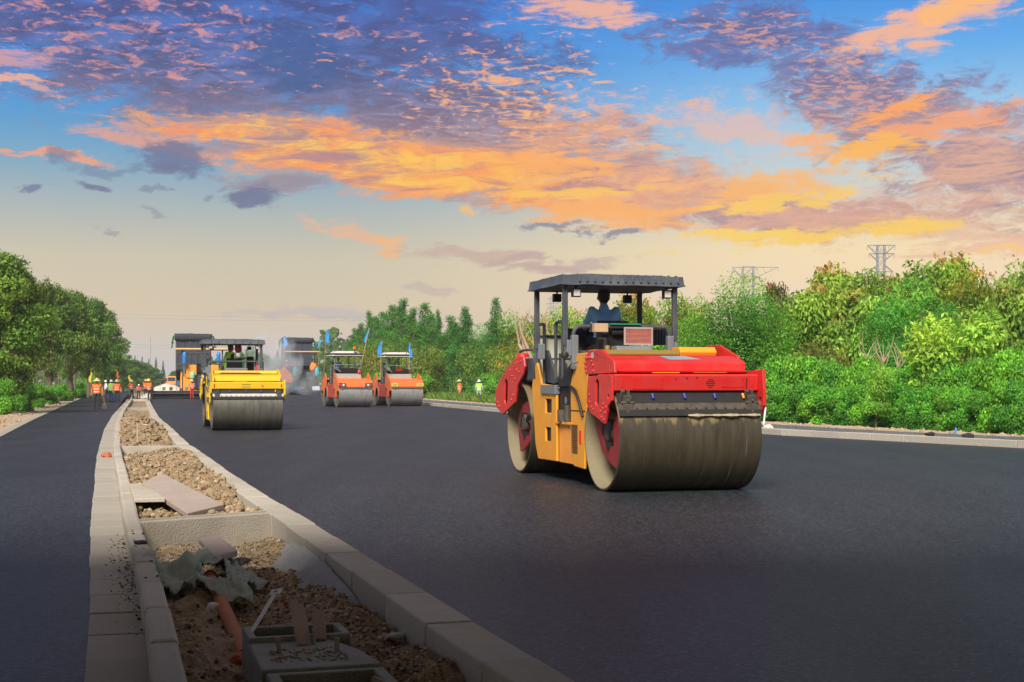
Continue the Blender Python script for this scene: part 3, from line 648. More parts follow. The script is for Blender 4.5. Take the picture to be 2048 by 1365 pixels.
o = mb.build('tmp', mat('glove_cloth', (.50, .49, .46), .9, var=.12, scale=20, bump=.4, bscale=120)); m_ = o.modifiers.new('r', 'REMESH'); m_.mode = 'VOXEL'; m_.voxel_size = .0055; m_ = o.modifiers.new('s', 'SMOOTH'); m_.iterations = 2
me = bpy.data.meshes.new_from_object(o.evaluated_get(bpy.context.evaluated_depsgraph_get())); bpy.data.objects.remove(o); me.shade_smooth(); o = bpy.data.objects.new('work_glove', me); COL.objects.link(o)
tag(o, 'dirty white work glove lying on the gravel beside the right kerb', 'glove')
# right side odds and ends
post('marker_stake', atY(1527, 850, 41.5), atY(1531, 816, 41.5), .05, .05, mat('white_paint', (.75, .75, .72), .6, var=.05), 'white stake leaning up at the far kerb right of the big roller', 'stake', 0)
post('marker_stake', atY(1911, 872, 37), atY(1912, 857, 37), .045, .045, mat('blue_paint', (.05, .25, .55), .6, var=.05), 'small blue stake standing in front of the green hedge', 'stake', 0)
rub = stone('concrete_rubble', atY(1536, 856, 41), .15, M_peb[1], 'white rubble heap at the foot of the white stake', 'rubble', 21)
stone('asphalt_lump', Vector((FK(34.5)+.3, 34.6, .2)), .12, M_crumb, 'left one of the two black lumps on the far kerb', 'lump', 22, flat=.5)
stone('asphalt_lump', Vector((FK(33.6)+.45, 33.6, .2)), .15, M_crumb, 'right one of the two black lumps on the far kerb', 'lump', 23, flat=.5)
pk = post('stake', onsoil(275, 885), onsoil(275, 885)+Vector((0, 0, .42)), .03, .03, mat('grey_wood', (.42, .38, .3), .9), 'thin pale stake standing in the soil heap of the median', 'stake', 0)

# ------------------------------------------------------------------ made-up bridge, out of view, added only to darken the foreground
BR = empty('added_shade_bridge', (0, 0, 0)); tag(BR, kind='structure')
BZ, BY = 4.6, 7.2
MB().prism([(-18, BZ), (-18, BZ+.7), (BY, BZ+.7), (BY, BZ+.35), (BY-.4, BZ)], 'x', -60, 66).build('shade_deck', M_concg, BR)
for i in range(6): MB().bx(-60, 66, -17+3.9*i, -16.3+3.9*i, BZ-.4, BZ-.001).build('shade_beam', M_concg, BR)
for y in (-17.9, BY-.1): MB().bx(-60, 66, y-.08, y+.08, BZ+.7, BZ+1.0).build('shade_parapet', M_concg, BR)
for x in (-24, 38):
    for y in (-14, -8, -2): MB().cyl((x, y, -.3), (x, y, BZ-.4), .45, n=20).build('shade_pier', M_concg, BR, smooth=40)
# ------------------------------------------------------------------ road rollers
M_red = mat('red_paint', (.62, .022, .02), .34, var=.06, scale=2, dirt=(.30, .06, .04), dscale=3.5, damt=.40, coat=.12)
M_amber = mat('amber_paint', (.80, .33, .022), .42, var=.08, scale=2, dirt=(.34, .17, .05), dscale=2.2, damt=.35, coat=.15)
M_yel = mat('yellow_paint', (.80, .50, .015), .36, var=.05, scale=2, dirt=(.45, .30, .08), dscale=2, damt=.2, coat=.2)
M_org = mat('orange_paint', (.78, .17, .035), .40, var=.06, scale=2, dirt=(.42, .18, .10), dscale=2, damt=.3, coat=.15)
M_dgr = mat('dark_grey_paint', (.055, .062, .072), .5, var=.12, scale=4, dirt=(.13, .12, .10), dscale=4, damt=.4)
M_mgr = mat('grey_paint', (.16, .175, .19), .5, var=.1, scale=4, dirt=(.2, .18, .15), dscale=4, damt=.4)
M_blk = mat('black_parts', (.012, .012, .012), .6, var=.3, scale=10)
M_grs = mat('greasy_steel', (.09, .078, .06), .55, .35, var=.35, scale=12, dirt=(.17, .13, .08), dscale=9, damt=.6)
M_rub = mat('rubber', (.02, .02, .02), .8, var=.2, scale=8)
M_cream = mat('cream_plastic', (.88, .84, .62), .5, var=.04, scale=2, dirt=(.5, .45, .3), dscale=2, damt=.3)
M_lens = mat('lamp_glass', (.62, .60, .52), .12, var=.1, scale=20)
M_redl = mat('red_glass', (.65, .03, .02), .2, var=.05)
M_sil = mat('silver_sheet', (.55, .57, .62), .35, .5, var=.08, scale=6)
M_card = mat('cardboard', (.50, .34, .20), .8, var=.08, scale=4)
M_mud = mat('dried_mud', (.24, .20, .12), .9, var=.18, scale=3, bump=.4, bscale=30, dirt=(.20, .15, .09), dscale=2, damt=.6)
M_can = mat('canopy_plastic', (.055, .068, .08), .45, var=.1, scale=3, dirt=(.2, .2, .19), dscale=3, damt=.35)
M_white = mat('white_canopy', (.62, .57, .52), .7, var=.05, scale=2)
M_wht = MATS['white_paint']

def drum_mat(name, a, b_, c, mud):
    """rolled steel: level streaks around the drum, a dried skin of mud that runs down from the scraper"""
    m = bpy.data.materials.new(name); m.use_nodes = True; nt = m.node_tree; N = nt.nodes; L = nt.links; b = N['Principled BSDF']
    t = N.new('ShaderNodeTexCoord')
    def nz(sc_, s, d=5, r=.6):
        mp = N.new('ShaderNodeMapping'); mp.inputs[3].default_value = sc_; L.new(t.outputs['Object'], mp.inputs[0])
        n = N.new('ShaderNodeTexNoise'); n.inputs['Scale'].default_value = s; n.inputs['Detail'].default_value = d; n.inputs['Roughness'].default_value = r; L.new(mp.outputs[0], n.inputs[0]); return n.outputs['Fac']
    def mr(x, p, q, u=0.0, v=1.0):
        n = N.new('ShaderNodeMapRange'); n.interpolation_type = 'SMOOTHSTEP'; L.new(x, n.inputs[0]); n.inputs[1].default_value = p; n.inputs[2].default_value = q; n.inputs[3].default_value = u; n.inputs[4].default_value = v; return n.outputs[0]
    def mix(f, p, q):
        n = N.new('ShaderNodeMix'); n.data_type = 'RGBA'; L.new(f, n.inputs[0])
        for i, s_ in ((6, p), (7, q)):
            if isinstance(s_, tuple): n.inputs[i].default_value = (*s_, 1)
            else: L.new(s_, n.inputs[i])
        return n.outputs[2]
    base = mix(mr(nz((14, .6, .6), 1.0, 6), .3, .7), a, b_)
    base = mix(mr(nz((3, 1, 1), 1.3, 7, .65), .45, .7), base, c)
    if mud:
        streak = nz((9, .7, .9), 1.0, 6, .6)
        sx = N.new('ShaderNodeSeparateXYZ'); L.new(t.outputs['Object'], sx.inputs[0])
        ad = N.new('ShaderNodeMath'); ad.operation = 'ADD'; L.new(mr(sx.outputs[2], -.10, .50, -.38, .22), ad.inputs[0]); L.new(streak, ad.inputs[1])
        base = mix(mr(ad.outputs[0], .46, .60), base, mud)
        base = mix(mr(nz((26, .5, .7), 1.0, 3), .68, .74, 0, .35), base, (.42, .38, .32))
    L.new(base, b.inputs['Base Color']); b.inputs['Metallic'].default_value = .25
    L.new(mr(nz((10, .8, .8), 1.0, 5), .3, .7, .34, .62), b.inputs['Roughness'])
    bp = N.new('ShaderNodeBump'); bp.inputs['Strength'].default_value = .35; bp.inputs['Distance'].default_value = .01; L.new(nz((5, 2, 2), 5.0, 6), bp.inputs['Height']); L.new(bp.outputs[0], b.inputs['Normal'])
    return m
M_drum = drum_mat('muddy_drum', (.060, .050, .030), (.078, .066, .041), (.046, .038, .022), (.22, .16, .075))
M_drumy = drum_mat('worn_drum', (.095, .088, .068), (.13, .12, .095), (.07, .064, .05), None)
M_drumo = drum_mat('bright_drum', (.25, .245, .23), (.31, .30, .285), (.2, .195, .185), None)

def drum(root, y, r, w, md, inner=None, x0=0.0):
    inner = inner or M_mud; mb = MB()
    hw = w/2; ri = r-.035
    prof = [(r-.012, -hw), (r, -hw+.012), (r, hw-.012), (r-.012, hw), (ri, hw), (ri, hw-.30), (.20, hw-.32), (.20, hw-.2), (.001, hw-.2)]
    mb.lathe(prof, (0, 0, 0), 'x', 72, mats=[0, 0, 0, 0, 1, 1, 1, 1])
    mb.lathe([(r-.012, -hw), (ri, -hw), (ri, -hw+.42), (.24, -hw+.44), (.22, -hw+.28), (.001, -hw+.28)], (0, 0, 0), 'x', 72, mats=[0, 1, 1, 1, 1])
    o = mb.build('drum', [md, inner], root, smooth=40); o.location = (x0, y, r); return o
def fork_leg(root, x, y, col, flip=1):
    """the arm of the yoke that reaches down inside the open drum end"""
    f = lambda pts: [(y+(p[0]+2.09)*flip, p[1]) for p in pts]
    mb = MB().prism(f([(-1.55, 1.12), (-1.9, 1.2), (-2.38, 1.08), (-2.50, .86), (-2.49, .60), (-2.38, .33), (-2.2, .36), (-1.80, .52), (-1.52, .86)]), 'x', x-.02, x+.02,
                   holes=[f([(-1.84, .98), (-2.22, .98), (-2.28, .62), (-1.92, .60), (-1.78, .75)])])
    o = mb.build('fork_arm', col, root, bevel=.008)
    m2 = MB(); m2.lathe([(.001, -.10), (.12, -.10), (.15, -.07), (.15, .10), (.10, .14), (.10, .2)], (x+.05, y, .82), 'x', 20)
    for i in range(8): a = i*math.pi/4; m2.cyl((x-.055, y+.12*math.cos(a), .82+.12*math.sin(a)), (x-.03, y+.12*math.cos(a), .82+.12*math.sin(a)), .014, n=6)
    m2.build('drum_motor', M_grs, o, smooth=40)
    m3 = MB()
    for k in range(3): m3.tube(ipath([(x+.02, y+.15*flip-.07*k, 1.1), (x-.03, y+.20*flip-.09*k, .95), (x-.035, y+.08*flip-.05*k, .84)], 5), .014, 6)
    m3.box((x-.03, y-.12*flip, .86), (.06, .06, .26), (.25, 0, 0)); m3.box((x-.03, y-.02, .64), (.07, .08, .08))
    m3.build('hydraulic_hose', M_blk, o, smooth=60)
    return o
def bolts(mb, pts, x, r=.016, s=-1):
    for y, z in pts: mb.cyl((x, y, z), (x+s*.014, y, z), r, r*.85, 8)
def roller_a(name, col, chas, hero=True, louver=True, md=None):
    root = empty(name)
    r, w = .745, 2.05; md = md or M_drum
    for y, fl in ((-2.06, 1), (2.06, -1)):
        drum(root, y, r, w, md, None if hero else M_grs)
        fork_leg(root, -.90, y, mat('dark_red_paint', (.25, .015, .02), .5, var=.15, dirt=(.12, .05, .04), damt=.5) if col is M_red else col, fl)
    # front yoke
    plate = [(-1.64, 1.575), (-2.50, 1.60), (-2.62, 1.575), (-2.62, 1.25), (-2.47, 1.17), (-2.35, .93), (-1.75, 1.07), (-1.58, 1.20)]
    def slot(cy, cz, hw, hh, lean=0.0, n=6): return [(cy+hw*math.cos(a)+lean*(hh-hw if math.sin(a) > 0 else -(hh-hw)), cz+hw*math.sin(a)+(hh-hw if math.sin(a) > 0 else -(hh-hw))) for a in [math.pi*(i+.5)/n for i in range(2*n)]]
    circ = lambda cy, cz, q, n=10: [(cy+q*math.cos(6.283*i/n), cz+q*math.sin(6.283*i/n)) for i in range(n)]
    mb = MB().prism(plate, 'x', -1.085, -1.05, holes=[slot(-2.04, 1.35, .075, .19), circ(-2.50, 1.30, .035)])
    sp = mb.build('side_plate', col, root, bevel=.006)
    mb = MB(); bolts(mb, [(-1.72, 1.22), (-1.80, 1.15), (-1.72, 1.32), (-1.88, 1.12), (-2.18, 1.10), (-2.28, 1.14), (-2.36, 1.08), (-2.22, 1.02), (-2.32, .99), (-2.30, 1.20), (-2.4, 1.16)], -1.085, .018); mb.build('bolt', col, sp, smooth=30)
    mb = MB(); mb.box((-.98, -2.04, 1.35), (.05, .3, .46)); mb.tube([(-1.03, -1.96, 1.16), (-1.04, -2.0, 1.35), (-1.03, -2.06, 1.5)], .025, 8); mb.tube([(-1.03, -2.1, 1.2), (-1.04, -2.02, 1.3)], .02, 8); mb.build('slot_hose', M_blk, sp)
    plr = [(-1.64, 1.62), (-2.60, 1.66), (-2.76, 1.67), (-2.80, 1.40), (-2.80, 1.18), (-2.70, 1.05), (-2.35, .93), (-1.75, 1.07)]
    MB().prism(plr, 'x', 1.04, 1.085, holes=[circ(-2.70, 1.24, .055)]).build('side_plate', col, root, bevel=.006)
    # front cross beam: face, top, underside folded from plate
    bm_ = MB().prism([(-2.57, 1.365), (-2.637, 1.38), (-2.66, 1.59), (-2.60, 1.605), (-1.95, 1.60), (-1.95, 1.56), (-2.5, 1.54), (-2.53, 1.39)], 'x', -1.048, 1.038)
    fb_ = bm_.build('front_beam', col, root, bevel=.012, seg=3)
    yf = lambda z: -2.62-.04*(z-1.255)/.335
    def face(nm, x0, x1, z0, z1, m, d=.006):
        mb = MB(); pts = [(x0, z0), (x1, z0), (x1, z1), (x0, z1)]
        vs = [(x, yf(z)-.001, z) for x, z in pts]+[(x, yf(z)-d, z) for x, z in pts]; mb.add(vs, [(3, 2, 1, 0), (4, 5, 6, 7), (0, 1, 5, 4), (1, 2, 6, 5), (2, 3, 7, 6), (3, 0, 4, 7)]); return mb
    if hero:
        for x0, x1, z0, z1 in ((-.80, -.36, 1.40, 1.565), (.50, .82, 1.42, 1.565), (-.97, -.93, 1.42, 1.54), (.92, .97, 1.43, 1.54)):
            p = face('', x0, x1, z0, z1, col, .007).build('access_panel', col, fb_, bevel=.003)
            if x1-x0 > .1:
                mb = MB()
                for x in (x0+.02, x1-.02):
                    for z in (z0+.025, z1-.025): mb.cyl((x, yf(z)-.006, z), (x, yf(z)-.014, z), .009, n=6)
                mb.build('screw', col, p)
        for i, hw in enumerate((.035, .06, .07, .06, .035)): face('', .33-hw, .33+hw, 1.42+.026*i, 1.431+.026*i, M_blk, .004).build('vent_slot', M_blk, fb_)
        mb = MB()
        for i in range(5): mb.cyl((.86, yf(1.42+.03*i)+.01, 1.42+.03*i), (.86, yf(1.42+.03*i)-.012, 1.42+.03*i), .009, n=6)
        for x, z in ((-.18, 1.54), (-.02, 1.55), (.13, 1.555)): mb.cyl((x, yf(z), z), (x, yf(z)-.008, z), .011, n=8)
        mb.build('bolt_hole', M_blk, fb_)
    else:
        for i in range(2): face('', -.18, .08, 1.43+.08*i, 1.445+.08*i, M_blk, .004).build('vent_slot', M_blk, fb_)
        for x in (-.98, .98): face('', x-.016, x+.016, 1.43, 1.54, M_redl, .012).build('reflector', M_redl, fb_)
        MB().cyl((.42, yf(1.48), 1.48), (.42, yf(1.48)-.008, 1.48), .04, n=16).build('round_badge', mat('badge', (.5, .28, .02), .5), fb_)
    # dark well behind the beam, scraper and sprinklers
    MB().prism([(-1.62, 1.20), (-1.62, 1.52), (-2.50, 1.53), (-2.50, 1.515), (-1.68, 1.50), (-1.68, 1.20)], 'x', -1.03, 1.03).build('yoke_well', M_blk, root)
    sc_m = M_grs if hero else mat('pale_scraper', (.55, .5, .42), .6, var=.15)
    mb = MB().prism([(-2.69, 1.20), (-2.62, 1.235), (-2.60, 1.225), (-2.665, 1.19), (-2.70, 1.115), (-2.715, 1.12)], 'x', -1.03, 1.03)
    scr = mb.build('scraper_bar', sc_m, root, bevel=.004)
    MB().prism([(-2.705, 1.13), (-2.718, 1.13), (-2.735, 1.045), (-2.725, 1.045)], 'x', -1.03, 1.03).build('scraper_blade', M_rub, scr)
    mb = MB()
    for i in range(14): mb.cyl((-.92+i*.142, -2.69, 1.15), (-.92+i*.142, -2.725, 1.155), .014, n=6)
    mb.build('bolt', M_grs, scr)
    if hero:   # dried mud ledge left on the scraper
        mb = MB(); n = 60; vs = []
        for i in range(n+1):
            x = -.05+1.05*i/n; k = .5+1.2*mn.noise(Vector((x*6, 0, 0)))+.6*mn.noise(Vector((x*19, 2, 0))); k = max(0., min(1.3, k)); vs += [(x, -2.725, 1.06+.01*k), (x, -2.735-.03*k, 1.058+.008*k), (x, -2.742-.035*k, 1.045-.008*k), (x, -2.73, 1.04-.03*k)]
        mb.add(vs, [(4*i+j, 4*i+(j+1) % 4, 4*i+4+(j+1) % 4, 4*i+4+j) for i in range(n) for j in range(4)]); mb.build('mud_ledge', mat('wet_mud', (.36, .30, .19), .8, var=.2, scale=8), scr, smooth=60)
    for x in (-.90, .90):
        mb = MB(); mb.box((x, -2.66, 1.19), (.11, .07, .26), (.12, 0, 0)); mb.box((x, -2.70, 1.16), (.14, .05, .09)); mb.box((x-.05, -2.62, 1.33), (.05, .06, .12), (.5, 0, 0)); mb.box((x+.04, -2.60, 1.34), (.04, .05, .1))
        mb.cyl((x-.09, -2.69, 1.22), (x+.09, -2.69, 1.22), .022, n=10)
        for zz in (1.10, 1.25): mb.cyl((x, -2.69, zz), (x, -2.73, zz), .02, n=8)
        mb.build('scraper_bracket', M_grs if hero else M_dgr, root, bevel=.006)
    for ch in root.children:
        if ch.name.startswith('scraper'): ch.location.y -= .045
    MB().prism([(-2.578, 1.37), (-2.588, 1.37), (-2.70, 1.225), (-2.69, 1.22)], 'x', -1.02, 1.02).build('recess_shade_sheet', M_blk, root)  # added black sheet; its colour stands in for shade in the drum recess
    MB().cyl((-.98, -2.46, 1.40), (.98, -2.46, 1.40), .022, n=8).build('spray_bar', M_blk, root)
    for i, x in enumerate((-.52, -.06, .38, .80)):
        MB().cyl((x, -2.655, 1.335), (x, -2.70, 1.275), .02, .014, n=8).build('spray_nozzle', mat('blue_plastic', (.02, .05, .45), .4) if i < 3 else M_amber, root)
    if hero:
        MB().tube(ipath([(.71, -2.42, 1.44), (.72, -2.52, 1.33), (.745, -2.56, 1.2)], 4), .013, 6).build('orange_hose', mat('orange_hose', (.7, .22, .06), .5), root)
    # hood over the front frame
    for x, nm in ((-1.0, 0), (1.0, 1)):
        pts = [(-1.45, 1.60), (-1.30, 1.72), (-1.34, 1.86), (-1.47, 1.94), (-2.03, 1.945), (-2.52, 1.775), (-2.56, 1.62)] if x < 0 else [(-1.45, 1.66), (-1.30, 1.78), (-1.0, 1.99), (-1.05, 2.03), (-1.47, 2.035), (-2.10, 1.85), (-2.20, 1.68)]
        hp = MB().prism(pts, 'x', x-.02, x+.02, holes=[circ(pts[4][0]+.42 if x < 0 else -1.3, 1.88 if x < 0 else 1.95, .035)] if True else ()).build('hood_plate', col, root, bevel=.01)
        if hero and x < 0:
            mb = MB(); bolts(mb, [(-1.38, 1.84), (-1.45, 1.84), (-1.52, 1.845), (-1.59, 1.845), (-1.35, 1.70), (-1.38, 1.64), (-1.33, 1.77), (-1.68, 1.73), (-1.7, 1.65), (-1.62, 1.79)], -1.02, .024); mb.build('bolt', col, hp, smooth=30)
            MB().bx(-1.035, -1.021, -1.70, -1.63, 1.83, 1.91).build('data_plate', M_sil, hp)
    hd = MB().prism([(-1.55, 1.865), (-2.0, 1.86), (-2.33, 1.79), (-2.365, 1.765), (-2.375, 1.64), (-2.34, 1.62), (-2.30, 1.74), (-1.55, 1.80)], 'x', -.978, .978).build('hood', col, root, bevel=.014, seg=3)
    if hero:
        MB().add([(-.12, -2.30, 1.802), (.36, -2.27, 1.809), (.22, -2.02, 1.862), (-.18, -2.04, 1.859)], [(0, 1, 2, 3)]).add([(-.12, -2.30, 1.797), (.36, -2.27, 1.803), (.22, -2.02, 1.856), (-.18, -2.04, 1.853)], [(0, 3, 2, 1)]).build('cover_sheet', M_sil, hd)
    MB().bx(-.95, .95, -2.3, -1.5, 1.60, 1.635).build('frame_gap', M_blk, root)
    mb = MB(); mb.bx(-.4, .0, -2.36, -2.3, 1.62, 1.64); mb.bx(.2, .7, -2.36, -2.3, 1.625, 1.65); mb.build('hinge_strip', chas, root)
    # engine cover strip behind the hood
    if hero:
        MB().prism([(-1.56, 1.84), (-1.60, 1.90), (-1.52, 1.955), (-1.32, 1.955), (-1.32, 1.84)], 'x', -.97, .33).build('engine_cover', mat('mesh_amber', (.24, .15, .03), .7, var=.3, scale=60), root, bevel=.02)
        MB().prism([(-1.56, 1.86), (-1.60, 1.93), (-1.52, 2.0), (-1.25, 2.0), (-1.25, 1.86)], 'x', .335, .90).build('filler_box', M_amber, root, bevel=.02)
    else:
        MB().prism([(-1.50, 1.84), (-1.6, 1.90), (-1.52, 1.99), (-1.2, 1.99), (-1.2, 1.84)], 'x', -.9, .97).build('engine_cover', chas, root, bevel=.02)
        MB().add([(-.85, -1.97, 1.872), (.55, -1.97, 1.872), (.40, -1.60, 1.925), (-.70, -1.60, 1.925)], [(0, 1, 2, 3)]).add([(-.85, -1.97, 1.84), (.55, -1.97, 1.84), (.40, -1.60, 1.88), (-.70, -1.60, 1.88)], [(0, 3, 2, 1)]).build('anti_slip_pad', M_dgr, root)
    # rear yoke (plain mirror, left plate shaped as seen)
    rp = [(2.02, 1.90), (1.62, 1.91), (1.50, 1.76), (1.97, 1.43), (2.0, 1.27), (2.08, 1.14), (2.87, .93), (3.30, 1.06), (3.36, 1.40), (2.68, 1.72)]
    rp = [(1.60, 1.91), (2.02, 1.91), (2.68, 1.70), (3.33, 1.38), (3.33, 1.07), (2.87, .94), (2.10, 1.16), (1.97, 1.43), (1.62, 1.62), (1.52, 1.75)]
    o = MB().prism(rp, 'x', -1.085, -1.05, holes=[slot(2.66, 1.33, .10, .22, -.12)]).build('side_plate', col, root, bevel=.008)
    mb = MB(); bolts(mb, [(2.4, 1.70), (2.28, 1.60), (2.05, 1.8), (1.9, 1.82), (2.0, 1.70), (1.85, 1.66), (2.1, 1.55), (3.2, 1.15), (3.1, 1.08), (2.3, 1.2), (2.2, 1.28), (1.75, 1.84)], -1.085, .02); mb.build('bolt', col, o, smooth=30)
    MB().prism([(3.30, 1.06), (3.36, 1.40), (2.68, 1.72), (2.0, 1.9), (1.62, 1.88), (1.62, 1.62)], 'x', 1.04, 1.085).build('side_plate', col, root, bevel=.008)
    MB().prism([(3.30, 1.12), (3.36, 1.40), (2.9, 1.62), (2.85, 1.56), (3.2, 1.38), (3.2, 1.14)], 'x', -1.048, 1.038).build('rear_beam', col, root, bevel=.012)
    MB().prism([(3.2, 1.20), (2.9, 1.56), (2.0, 1.56), (1.5, 1.5), (1.4, 1.2), (1.46, 1.2), (1.56, 1.46), (2.0, 1.52), (2.85, 1.51), (3.1, 1.2)], 'x', -.9, .9).build('yoke_well', M_blk, root)
    MB().prism([(1.14, 1.50), (1.18, 1.78), (1.30, 1.87), (1.78, 1.89), (2.0, 1.80), (2.0, 1.56), (1.8, 1.5)], 'x', -1.0, -.62).build('rear_tank', M_dgr, root, bevel=.045, seg=4)
    MB().lathe([(.11, 0), (.10, .05), (.05, .07), (.001, .07)], (-.98, 1.98, 1.905), 'z', 16).build('filler_cap', M_red if col is M_red else M_blk, root, smooth=50)
    MB().tube(ipath([(-.9, 2.46, 1.72), (-.9, 2.44, 1.97), (-.9, 2.30, 2.02), (-.9, 1.75, 2.02), (-.9, 1.55, 1.97), (-.9, 1.50, 1.80)], 5), .022, 8).build('grab_rail', M_dgr, root, smooth=60)
    # centre frame
    L0, R0 = -1.0, .78
    holes = [[(.67, 1.23), (.34, 1.23), (.34, 1.02), (.67, 1.02)], [(.66, .79), (.37, .79), (.37, .58), (.66, .58)]]
    MB().prism([(1.40, 1.44), (1.30, 1.62), (1.19, 1.80), (1.12, 1.80), (.86, 1.47), (.10, 1.44), (.08, .29), (1.05, .28), (1.2, .5)], 'x', L0, L0+.04, holes=holes).build('body_panel', chas, root, bevel=.012)
    for hh in holes:
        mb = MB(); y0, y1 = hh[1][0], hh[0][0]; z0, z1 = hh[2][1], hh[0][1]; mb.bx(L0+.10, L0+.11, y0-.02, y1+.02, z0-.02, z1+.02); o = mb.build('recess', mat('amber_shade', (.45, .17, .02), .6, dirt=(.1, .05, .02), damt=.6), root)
        if z0 > .9: MB().bx(L0+.07, L0+.1, y0, y0+.18, z0+.02, z1-.02).build('latch', M_blk, o)
    MB().bx(L0+.05, R0, -1.3, 1.25, .33, 1.42).build('frame_core', M_blk, root)
    MB().bx(L0+.04, L0+.10, -.66, .08, .28, .86).build('lower_panel', mat('amber_light', (.85, .33, .05), .45, dirt=(.5, .22, .06), damt=.3), root, bevel=.012)
    MB().box((L0+.03, -.3, .88), (.08, .84, .04)).build('ledge', chas, root, bevel=.008)
    fp = [(-.62, .84), (-.62, 1.47), (-.92, 1.91), (-1.38, 1.91), (-1.46, 1.40), (-1.38, .95), (-1.22, .25), (-1.1, .24), (-.74, .28)]
    fp = [(-.62, 1.47), (-.92, 1.91), (-1.36, 1.915), (-1.42, 1.40), (-1.30, .9), (-1.24, .25), (-.76, .27), (-.62, .84)]
    f2 = MB().prism(fp, 'x', L0-.005, L0+.035).build('body_panel', chas, root, bevel=.012)
    MB().bx(L0-.012, L0-.004, -1.30, -.63, 1.075, 1.087).build('panel_seam', M_blk, f2)
    mb = MB()
    for i in range(17): mb.bx(L0-.012, L0-.004, -.95+.012*i*.0, -.68, .46+.025*i, .474+.025*i)
    mb.build('louver_slot', mat('dark_amber', (.09, .04, .01), .7), f2)
    if hero: MB().bx(L0-.02, L0-.004, -1.13, -1.06, .62, .80).build('side_latch', M_redl, f2)
    MB().tube(ipath([(L0-.02, -.66, 1.43), (L0-.04, -.95, 1.36), (L0-.04, -1.12, 1.2), (L0-.02, -1.22, 1.0)], 6), .024, 8).build('black_hose', M_blk, root, smooth=60)
    MB().prism([(-.7, .5), (-.7, 1.40), (-1.28, 1.40), (-1.24, .5)], 'x', L0+.04, R0).build('frame_core', M_blk, root)
    MB().prism([(-.7, 1.40), (-.7, 1.80), (-.95, 1.86), (-1.33, 1.86), (-1.33, 1.40)], 'x', L0+.04, R0).build('engine_side', chas, root, bevel=.02)
    mb = MB(); mb.lathe([(.11, 0), (.13, .02), (.13, .06), (.10, .07), (.001, .07)], (L0+.06, -.22, 1.22), 'x', 20); o = mb.build('work_lamp', M_blk, root, smooth=40)
    mb = MB(); mb.lathe([(.001, -.012), (.10, .0), (.10, .02)], (L0+.055, -.22, 1.22), 'x', 20); mb.build('lamp_lens', M_mgr, o, smooth=60)
    mb = MB(); mb.cyl((L0+.03, -.15, .90), (L0+.03, -.15, 1.08), .09, n=14); mb.cyl((L0+.03, -.38, .9), (L0+.03, -.38, 1.15), .05, n=12); mb.tube([(L0+.0, -.45, .9), (L0-.01, -.30, 1.05)], .01, 6); mb.build('hitch_parts', M_grs, root)
    # deck and step
    MB().prism([(.84, 1.32), (.84, 1.45), (.08, 1.45), (.08, 1.31)], 'x', L0-.03, L0+.30).build('step', M_mgr, root, bevel=.01)
    MB().bx(L0+.28, R0, -.9, 1.2, 1.43, 1.48).build('deck', M_dgr, root)
    MB().add([(L0, .06, 1.42), (L0, -.66, 1.44), (L0, -.66, 1.80), (L0, .0, 1.45), (-.72, .06, 1.42), (-.72, -.66, 1.44), (-.72, -.66, 1.80), (-.72, .0, 1.45)], [(0, 1, 2, 3), (7, 6, 5, 4), (0, 3, 7, 4), (3, 2, 6, 7), (2, 1, 5, 6), (1, 0, 4, 5)]).build('side_skirt', M_blk, root)
    MB().prism([(1.02, 1.50), (.98, 2.0), (.90, 2.0), (.35, 1.49), (.55, 1.47)], 'x', -.90, -.86).build('stair_cheek', M_dgr, root, bevel=.006)
    MB().prism([(.95, 1.48), (.92, 1.95), (.84, 1.95), (.30, 1.48), (.45, 1.46)], 'x', -.70, -.66).build('stair_cheek', M_dgr, root, bevel=.006)
    # cream tank
    if hero:
        o = MB().bx(-.90, .02, .95, 1.35, 1.50, 2.215).build('water_tank', M_cream, root, bevel=.03, seg=3)
        MB().bx(-.905, .025, .94, .951, 1.855, 1.875).build('tank_seam', M_dgr, o)
        MB().bx(-.92, .0, .90, 1.36, 2.217, 2.24).build('tank_lid', M_dgr, o)
    # handrails
    for y0, y1 in ((1.22, .85), (.24, -.10)):
        MB().tube(ipath([(-.96, y0, 1.46 if y0 > 1 else 1.55), (-.96, y0, 2.30), (-.96, y0-.05, 2.40), (-.96, y1+.05, 2.40), (-.96, y1, 2.30), (-.96, y1, 1.46)], 5), .027, 8).build('hand_rail', M_dgr, root, smooth=60)
    # posts, guard rail, panels
    for x, y, zb in ((-1.155, -.82, 2.02), (-1.15, .62, 2.0), (.555, -.82, 2.0), (.55, .62, 2.3)):
        o = MB().box((x, y, (zb+2.95)/2), (.075, .065, 2.95-zb)).build('canopy_post', M_dgr, root, bevel=.01)
        MB().box((x+(.07 if x < 0 else -.02), y, zb-.03), (.11, .09, .24)).build('post_foot', M_mgr, o, bevel=.012)
        if y < 0: MB().lathe([(.001, -.04), (.05, -.03), (.06, .02), (.04, .05), (.001, .05)], (x-.02, y-.05, zb-.14), 'z', 12).build('foot_pad', M_blk, o, smooth=50)
    for x in (-1.02, .47):
        MB().box((x, -.85, 1.93), (.10, .10, .50)).build('rail_sleeve', M_mgr, root, bevel=.015)
    MB().tube(ipath([(-1.03, -.85, 2.1), (-1.03, -.85, 2.22), (-.96, -.85, 2.30), (-.8, -.85, 2.305), (.30, -.85, 2.31), (.42, -.85, 2.29), (.46, -.85, 2.2), (.46, -.85, 2.1)], 5), .032, 10).build('guard_rail', M_dgr, root, smooth=60)
    MB().bx(-1.0, .46, -.80, -.76, 1.90, 1.96).build('cross_tube', M_dgr, root)
    mb = MB()
    for i in range(34): mb.bx(-.72+.05*i, -.69+.05*i, .48, .52, 2.08, 2.33)
    mb.bx(-.74, 1.0, .50, .53, 2.08, 2.33)
